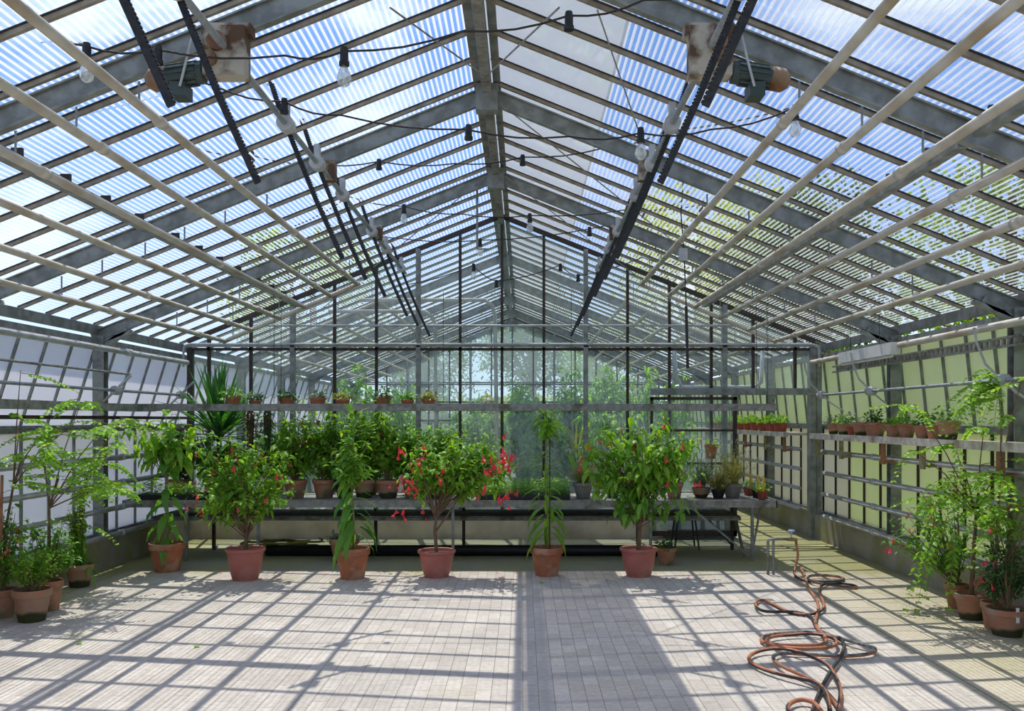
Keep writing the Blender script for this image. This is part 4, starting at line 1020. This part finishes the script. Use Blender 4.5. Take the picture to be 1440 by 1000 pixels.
# mossy hanging epiphytes
for i, (x, y0, y1, lm) in enumerate(((352,578,622,'leaf_brown'),(376,577,625,'leaf_dark'))):
    p = at(x, y0, 10.5)
    r = empty('hanging_epiphyte', p, ['brown rooty plant clump hanging under the shelf beside the yucca','green mossy plant column hanging under the shelf'][i], 'hanging plant')
    MB().tube([(0,0,.02),(0,0,-.05),(0,0,-.42)], [.03,.05,.035], 8).build('root_ball', 'soil', r)
    rnd = random.Random(600+i); Lf = MB()
    for k in range(260):
        a = rnd.uniform(0,6.3); z = rnd.uniform(-.45,0); q = V((math.cos(a)*.06, math.sin(a)*.06, z)); Lf.leaf(q, (math.cos(a), math.sin(a), rnd.uniform(-.6,.4)), (0,0,1), .06, .02, .5, .2, 0, 2)
    Lf.build('foliage', lm, r)
# hanging pot
p = at(1000, 645, 11.4)
r = potted('hanging_pot', p, 'brown pot with small sprout hung on the sliding door frame', 'potted plant', W(9.5,11.4), W(20,11.4), 'terra_old')
mound(r, .15, .09, .12, 40, .06, .03, 'leaf_lime', 610); 
MB().bar((0,.0,.17),(0,.2,.17),.02,.01).build('hook', 'dark', r)

# ---- pots on the board shelf by the green wall
bp = [(1172,18,'terra_moss',14,'leaf_grey'),(1186,17,'terra_moss',12,'leaf_lime'),(1197,12,'redpot',16,'leaf_grey'),(1213,24,'terra_moss',0,'leaf_dark'),(1228,20,'terra_old',20,'leaf_mid'),(1233,18,'terra_old',26,'leaf_dark'),(1257,18,'terra_old',12,'leaf_fresh'),(1275,20,'terra_old',18,'leaf_mid'),(1298,18,'terra_old',22,'leaf_dark'),(1315,18,'terra_old',26,'leaf_mid'),(1334,22,'terra_moss',30,'leaf_mid')]
bl2 = ['first by the partition post','second by the partition post','small red one with grey sprout','wide and empty looking','chalky one beside the wide empty pot','with the darkest bushy leaves','just before the steel column','just beyond the steel column','with trailing dark leaves','with upright bushy leaves','last and widest with tall bushy shrub']
for i, (x, h, mt, hh, lm) in enumerate(bp):
    Y = 3.80*F/(x-CX)
    r = potted('shelf_pot', (3.80, Y, 1.42), 'weathered clay pot on the board shelf, %s' % bl2[i], 'potted plant', [.075,.08,.05,.12,.10,.10,.085,.09,.085,.085,.10][i], [.13,.13,.10,.15,.15,.15,.13,.14,.12,.13,.17][i], mt, group='pots on the board shelf')
    if hh: mound(r, .12, .11, hh*Y/F, 110, .05, .03, lm, 520+i, up=.5)
g0 = potted('shelf_pot', (3.80, 13.0, 1.42), 'small red clay pot with pale sprouts on the board shelf behind the partition', 'potted plant', .075, .13, 'redpot', group='pots on the far board shelf')
mound(g0, .12, .11, .14, 80, .055, .035, 'leaf_fresh', 540, up=.8)
for k in range(1, 22): copy_tree(g0, (3.80+.03*math.sin(k*3), 13.0+.24*k, 1.42), None, rz=k*1.7, sc=.85+.25*((k*7)%5)/5)

# fallen red petals on pavers, dead leaves
rp = random.Random(9)
for i, (x, y) in enumerate(((290,826),(300,828),(294,830),(386,806),(387,814),(408,802),(289,791),(453,809),(540,818),(702,806),(705,812),(707,820),(702,820),(728,806),(790,804),(825,817),(854,816),(936,814),(971,812),(309,806))):
    p = gp(x, y); m = MB(); m.leaf((0,0,.006), (1,0,.1), (0,0,1), .035, .028, .1, .3); o = m.build('fallen_petal', 'petal'); o.location = p; o.rotation_euler = (0,0,rp.uniform(0,6)); tag(o, 'red fallen petal lying on the pavers', 'petal', 'fallen red petals on the pavers')
for i, (x, y) in enumerate(((645,803),(550,807),(113,907),(280,909),(759,821),(465,820))):
    p = gp(x, y); m = MB(); m.leaf((0,0,.006), (1,0,.1), (0,0,1), .06, .04, .1, .3); o = m.build('fallen_leaf', 'leaf_lime'); o.location = p; o.rotation_euler = (0,0,rp.uniform(0,6)); tag(o, 'yellow-green fallen leaf lying on the pavers', 'leaf', 'fallen leaves on the pavers')

# ================================================================== far house planting
rq = random.Random(77)
# beds / bench
b = empty('far_bench', (0,0,0), 'long planting bench in the house behind the partition', 'bench')
MB().box(-3.6, 2.4, 14.6, 21.5, .5, .58).build('top', 'rail', b)
for x in (-3.4,-1.2,.6,2.2):
    for y in (14.8, 21.2): MB().box(x-.03,x+.03,y-.03,y+.03,0,.5).build('leg', 'steel', b)
far = [(-3.2,16.5,'leaf_lime',1.35,'shrub'),(-2.2,15.5,'leaf_mid',.9,'shrub'),(-1.7,17.2,'leaf_dark',.8,'blades'),(-1.0,15.2,'leaf_mid',.75,'shrub'),(-.6,17.8,'leaf_straw',.95,'shrub'),(.0,15.6,'leaf_fresh',1.0,'shrub'),(.5,17.2,'leaf_mid',.9,'blades'),(.9,15.2,'leaf_straw',.8,'blades'),(1.5,15.9,'leaf_lime',1.45,'shrub'),(1.7,15.0,'leaf_straw',.8,'blades'),(2.25,17.0,'leaf_fresh',1.2,'shrub'),(2.2,15.0,'leaf_grey',1.0,'blades'),(-2.8,18.8,'leaf_mid',1.1,'shrub'),(-.2,19.5,'leaf_fresh',1.3,'shrub'),(1.1,19.5,'leaf_mid',1.5,'shrub')]
fd = ['tall lime-green feathery shrub','bushy mid-green shrub','dark sword-leaved plant','low rounded green shrub','straw-coloured twiggy shrub','dense green shrub on the centre line','arching green blade plant','straw-yellow grass tuft','tall yellow-green leaning shrub','second straw-yellow grass tuft','fresh green shrub by the doorway','grey sword-leaved plant','mid-green shrub deep behind','fresh tall shrub at the back centre','tallest green shrub at the back']
for i, (x, y, lm, hh, kd) in enumerate(far):
    r = potted('far_plant', (x, y, .58), '%s on the bench behind the partition glass' % fd[i], 'potted plant', .17, .24, 'terra_old')
    if kd == 'shrub': shrub(r, .2, (0,0,.25+hh*.75), (.55,.4,hh*.72), 44, 24, .16, .08, lm, 700+i, droop=.6, zmin=-.8, shell=.3)
    else: blades(r, .2, 80, hh*1.4, .035, lm, 700+i, droop=.6)
pf = [(-1.9,13.9,'leaf_lime',2.0,'tall lime-green climber'),(-.75,14.0,'leaf_fresh',1.75,'broad fresh green bush'),(.45,14.0,'leaf_mid',1.6,'mid-green bush on the centre line'),(1.35,13.9,'leaf_lime',2.15,'yellow-green hanging-leaved plant'),(2.35,14.2,'leaf_lime',2.3,'tallest yellow-green plant near the doorway'),(-2.9,14.0,'leaf_fresh',1.7,'fresh green bush next the pale wall')]
for i, (x, y, lm, hh, lab) in enumerate(pf):
    r = potted('far_plant', (x, y, 0), lab + ' standing on the floor close behind the partition', 'potted plant', .22, .32, 'terra_old')
    shrub(r, .3, (0,0,.3+hh*.52), (.58,.35,hh*.52), 50, 26, .14, .065, lm, 760+i, droop=.7, zmin=-.9, shell=.3)
pipe('far_heating_pipe', [at(505,422,12.6), at(682,422,12.6), at(692,430,12.6), at(696,445,12.6), at(700,690,12.6)], .028, 'cream', 'long cream pipe behind the partition bending down beside the centre mullion', 'pipe')
pipe('far_heating_pipe', [at(462,438,12.5), at(598,438,12.5), at(608,446,12.5), at(612,460,12.5), at(614,690,12.5)], .026, 'cream', 'shorter cream pipe behind the partition bending down before the longer one', 'pipe')
pipe('far_heating_pipe', [at(948,490,13.4), at(950,530,13.4), at(960,545,13.4), at(1060,545,13.4), at(1070,538,13.4), at(1073,480,13.4)], .035, 'greypipe', 'grey U-shaped pipe seen above the sliding door behind the glass', 'pipe')
for i, (x, y, lm) in enumerate(((-3.3,13.3,'leaf_mid'),(-2.3,13.5,'leaf_bright'),(-1.1,13.2,'leaf_bright'),(.2,13.4,'leaf_mid'),(1.1,13.4,'leaf_dark'),(2.0,13.3,'leaf_mid'))):
    r = potted('far_plant', (x, y, 0), ['round shrub','bright arching plant','bright green sword-leaved plant','loose green shrub','dark leafy shrub','mid-green shrub near the doorway'][i]+' on floor close behind the partition, %s from pale wall' % nth(i), 'potted plant', .2, .28, 'terra_old')
    if lm == 'leaf_bright': blades(r, .25, 60, 1.25, .05, lm, 740+i, droop=.5)
    else: shrub(r, .25, (0,0,.85), (.5,.4,.6), 36, 18, .12, .05, lm, 740+i, droop=.5, zmin=-.8, shell=.3)

# ================================================================== outside: trees
def tree_mesh(seed, h, rad, lmat, n=9000, ls=.2):
    rnd = random.Random(seed); T = MB(); T.tube([(0,0,0),(.1,0,h*.35),(0,.1,h*.7)], [.28,.2,.1], 8)
    Lf = MB(); blobs = []
    for i in range(26):
        d = rdir(rnd, -.8, 1); k = rnd.uniform(.35, .85)
        blobs.append((V((d.x*rad*k, d.y*rad*k, h*.58+d.z*h*.36*k)), rad*rnd.uniform(.25,.42)))
    for c, rr in blobs[:10]: T.tube([(0,0,h*.35), c], [.09,.03], 5)
    for i in range(n):
        c, rr = rnd.choice(blobs); q = c + rdir(rnd)*rr*rnd.uniform(.6,1.05)
        Lf.leaf(q, rdir(rnd), rdir(rnd), ls*rnd.uniform(.6,1.2), ls*.6, .1, .1, 0, 2)
    return T, Lf
protos = []
def mk_tree(seed, h, rad, lm, label, loc, n=9000):
    r = empty('garden_tree', loc, label, 'tree', 'trees outside the greenhouse')
    T, Lf = tree_mesh(seed, h, rad, lm, n); T.build('trunk', 'bark', r); Lf.build('crown', lm, r); return r
ta = mk_tree(1, 11, 3.6, 'leaf_tree', 'tall green tree outside the green frosted wall, nearest the open end', (12.5, 6.0, -.13))
tb = mk_tree(2, 9.5, 3.2, 'leaf_tree_d', 'deep green tree outside the green frosted wall beyond the doorway', (11.5, 14.5, -.13))
tc_ = mk_tree(3, 12, 4.0, 'leaf_tree_y', 'yellow-green tree behind the far house on the green side', (6.5, 33, -.13))
copy_tree(tb, (19.0, 9.5, -.13), 'second-row deep green tree outside the green frosted wall', 1.2, sc=1.5)
copy_tree(ta, (21.0, 20.0, -.13), 'second-row tall green tree outside the green frosted wall, beyond the doorway', 3.9, sc=1.45)
copy_tree(tb, (10.0, 30.5, -.13), 'deep green tree beside the yellow-green one', 2.9, sc=1.1)
copy_tree(ta, (13.0, 23.5, -.13), 'tall green tree outside level with the far house', 2.2)
copy_tree(ta, (-8.5, 36, -.13), 'tall green tree beyond the far gable on the pale side', .7)
copy_tree(tb, (0.5, 40, -.13), 'deep green tree straight behind the far gable', 4.0, sc=.9)
copy_tree(ta, (12, 42, -.13), 'tall green tree farthest away past the yellow-green one', 3.0, sc=1.1)
copy_tree(tb, (-3.5, 31, -.13), 'lower deep green tree close behind the far gable', 5.0, sc=.62)
copy_tree(ta, (3.0, 30, -.13), 'small green tree close behind the far gable near the doorway line', 1.0, sc=.55)
# hedges
def hedge(x0, x1, y0, y1, h, n, lm, label, seed):
    rnd = random.Random(seed); Lf = MB()
    c = V(((x0+x1)/2, (y0+y1)/2, -.13))
    for i in range(n):
        q = V((rnd.uniform(x0,x1)-c.x, rnd.uniform(y0,y1)-c.y, h*rnd.random()**.8)); Lf.leaf(q, rdir(rnd), rdir(rnd), .28, .18, .1, .1, 0, 2)
    r = empty('hedge', c, label, 'hedge'); Lf.build('foliage', lm, r)
    MB().box(x0-c.x+.3, x1-c.x-.3, y0-c.y+.3, y1-c.y-.3, 0, h*.8).build('inner_growth', 'grass', r)
hedge(8.9, 9.9, -3, 26, 1.3, 5000, 'leaf_tree_y', 'long yellow-green hedge outside the green frosted wall', 1)
hedge(-7.5, 7.5, 26.5, 28, 2.4, 4500, 'leaf_tree', 'green hedge outside behind the far gable', 2)
# pale wall outside left side
o = MB().box(-14.2, -14.0, -4, 30, -.13, 2.2).build('wall_outside', 'wall'); tag(o, kind='structure')

# ================================================================== light, sky, camera
w = bpy.data.worlds.new('sky'); bpy.context.scene.world = w; w.use_nodes = True
nt = w.node_tree; nt.nodes.clear(); L = nt.links
out = nt.nodes.new('ShaderNodeOutputWorld'); bg = nt.nodes.new('ShaderNodeBackground')
tc = N(nt, 'ShaderNodeTexCoord'); sp3 = N(nt, 'ShaderNodeSeparateXYZ'); L.new(tc.outputs['Generated'], sp3.inputs[0])
ramp = N(nt, 'ShaderNodeValToRGB'); e = ramp.color_ramp.elements
e[0].position = .0; e[0].color = (.60,.72,.85,1); e[1].position = .6; e[1].color = (.06,.16,.46,1)
e2 = ramp.color_ramp.elements.new(.25); e2.color = (.20,.36,.75,1)
L.new(sp3.outputs[2], ramp.inputs[0])
cn = N(nt, 'ShaderNodeTexNoise', i_Scale=2.6, i_Detail=8., i_Roughness=.6); cn.inputs['Distortion'].default_value = .3
mpw = N(nt, 'ShaderNodeMapping'); mpw.inputs['Scale'].default_value = (1,1,1.6); mpw.inputs['Location'].default_value = (.3,.1,0)
L.new(tc.outputs['Generated'], mpw.inputs[0]); L.new(mpw.outputs[0], cn.inputs['Vector'])
cr_ = N(nt, 'ShaderNodeMapRange', interpolation_type='SMOOTHSTEP'); cr_.inputs[1].default_value = .47; cr_.inputs[2].default_value = .74
L.new(cn.outputs[0], cr_.inputs[0])
mxw = N(nt, 'ShaderNodeMix', data_type='RGBA'); mxw.inputs[7].default_value = (.95,.99,1.05,1)
L.new(cr_.outputs[0], mxw.inputs[0]); L.new(ramp.outputs[0], mxw.inputs[6])
L.new(mxw.outputs[2], bg.inputs[0]); bg.inputs[1].default_value = 1.3
L.new(bg.outputs[0], out.inputs[0])
sl = bpy.data.lights.new('sun', 'SUN'); sl.energy = 4.5; sl.angle = .0095; sl.color = (1,.95,.87)
so = bpy.data.objects.new('sun', sl); col.objects.link(so)
so.rotation_euler = V((.08, -.40, -1)).to_track_quat('-Z', 'Y').to_euler(); so.location = (0, 5, 12)

cam = bpy.data.cameras.new('camera'); co = bpy.data.objects.new('camera', cam); col.objects.link(co)
co.location = (0, 0, EYE); co.rotation_euler = (math.pi/2, 0, 0)
cam.sensor_width = 36; cam.sensor_fit = 'HORIZONTAL'; cam.lens = 36*F/1440
cam.shift_x = -(CX-720)/1440; cam.shift_y = (CY-500)/1440; cam.clip_start = .05; cam.clip_end = 500
sc = bpy.context.scene; sc.camera = co
sc.view_settings.view_transform = 'Standard'; sc.view_settings.look = 'None'; sc.view_settings.gamma = 1; sc.view_settings.exposure = 0.42
sc.view_settings.use_curve_mapping = False
cy = sc.cycles
cy.max_bounces = 7; cy.diffuse_bounces = 4; cy.glossy_bounces = 2; cy.transmission_bounces = 4; cy.transparent_max_bounces = 20
cy.use_denoising = True; cy.caustics_reflective = False; cy.caustics_refractive = False; cy.sample_clamp_indirect = 4
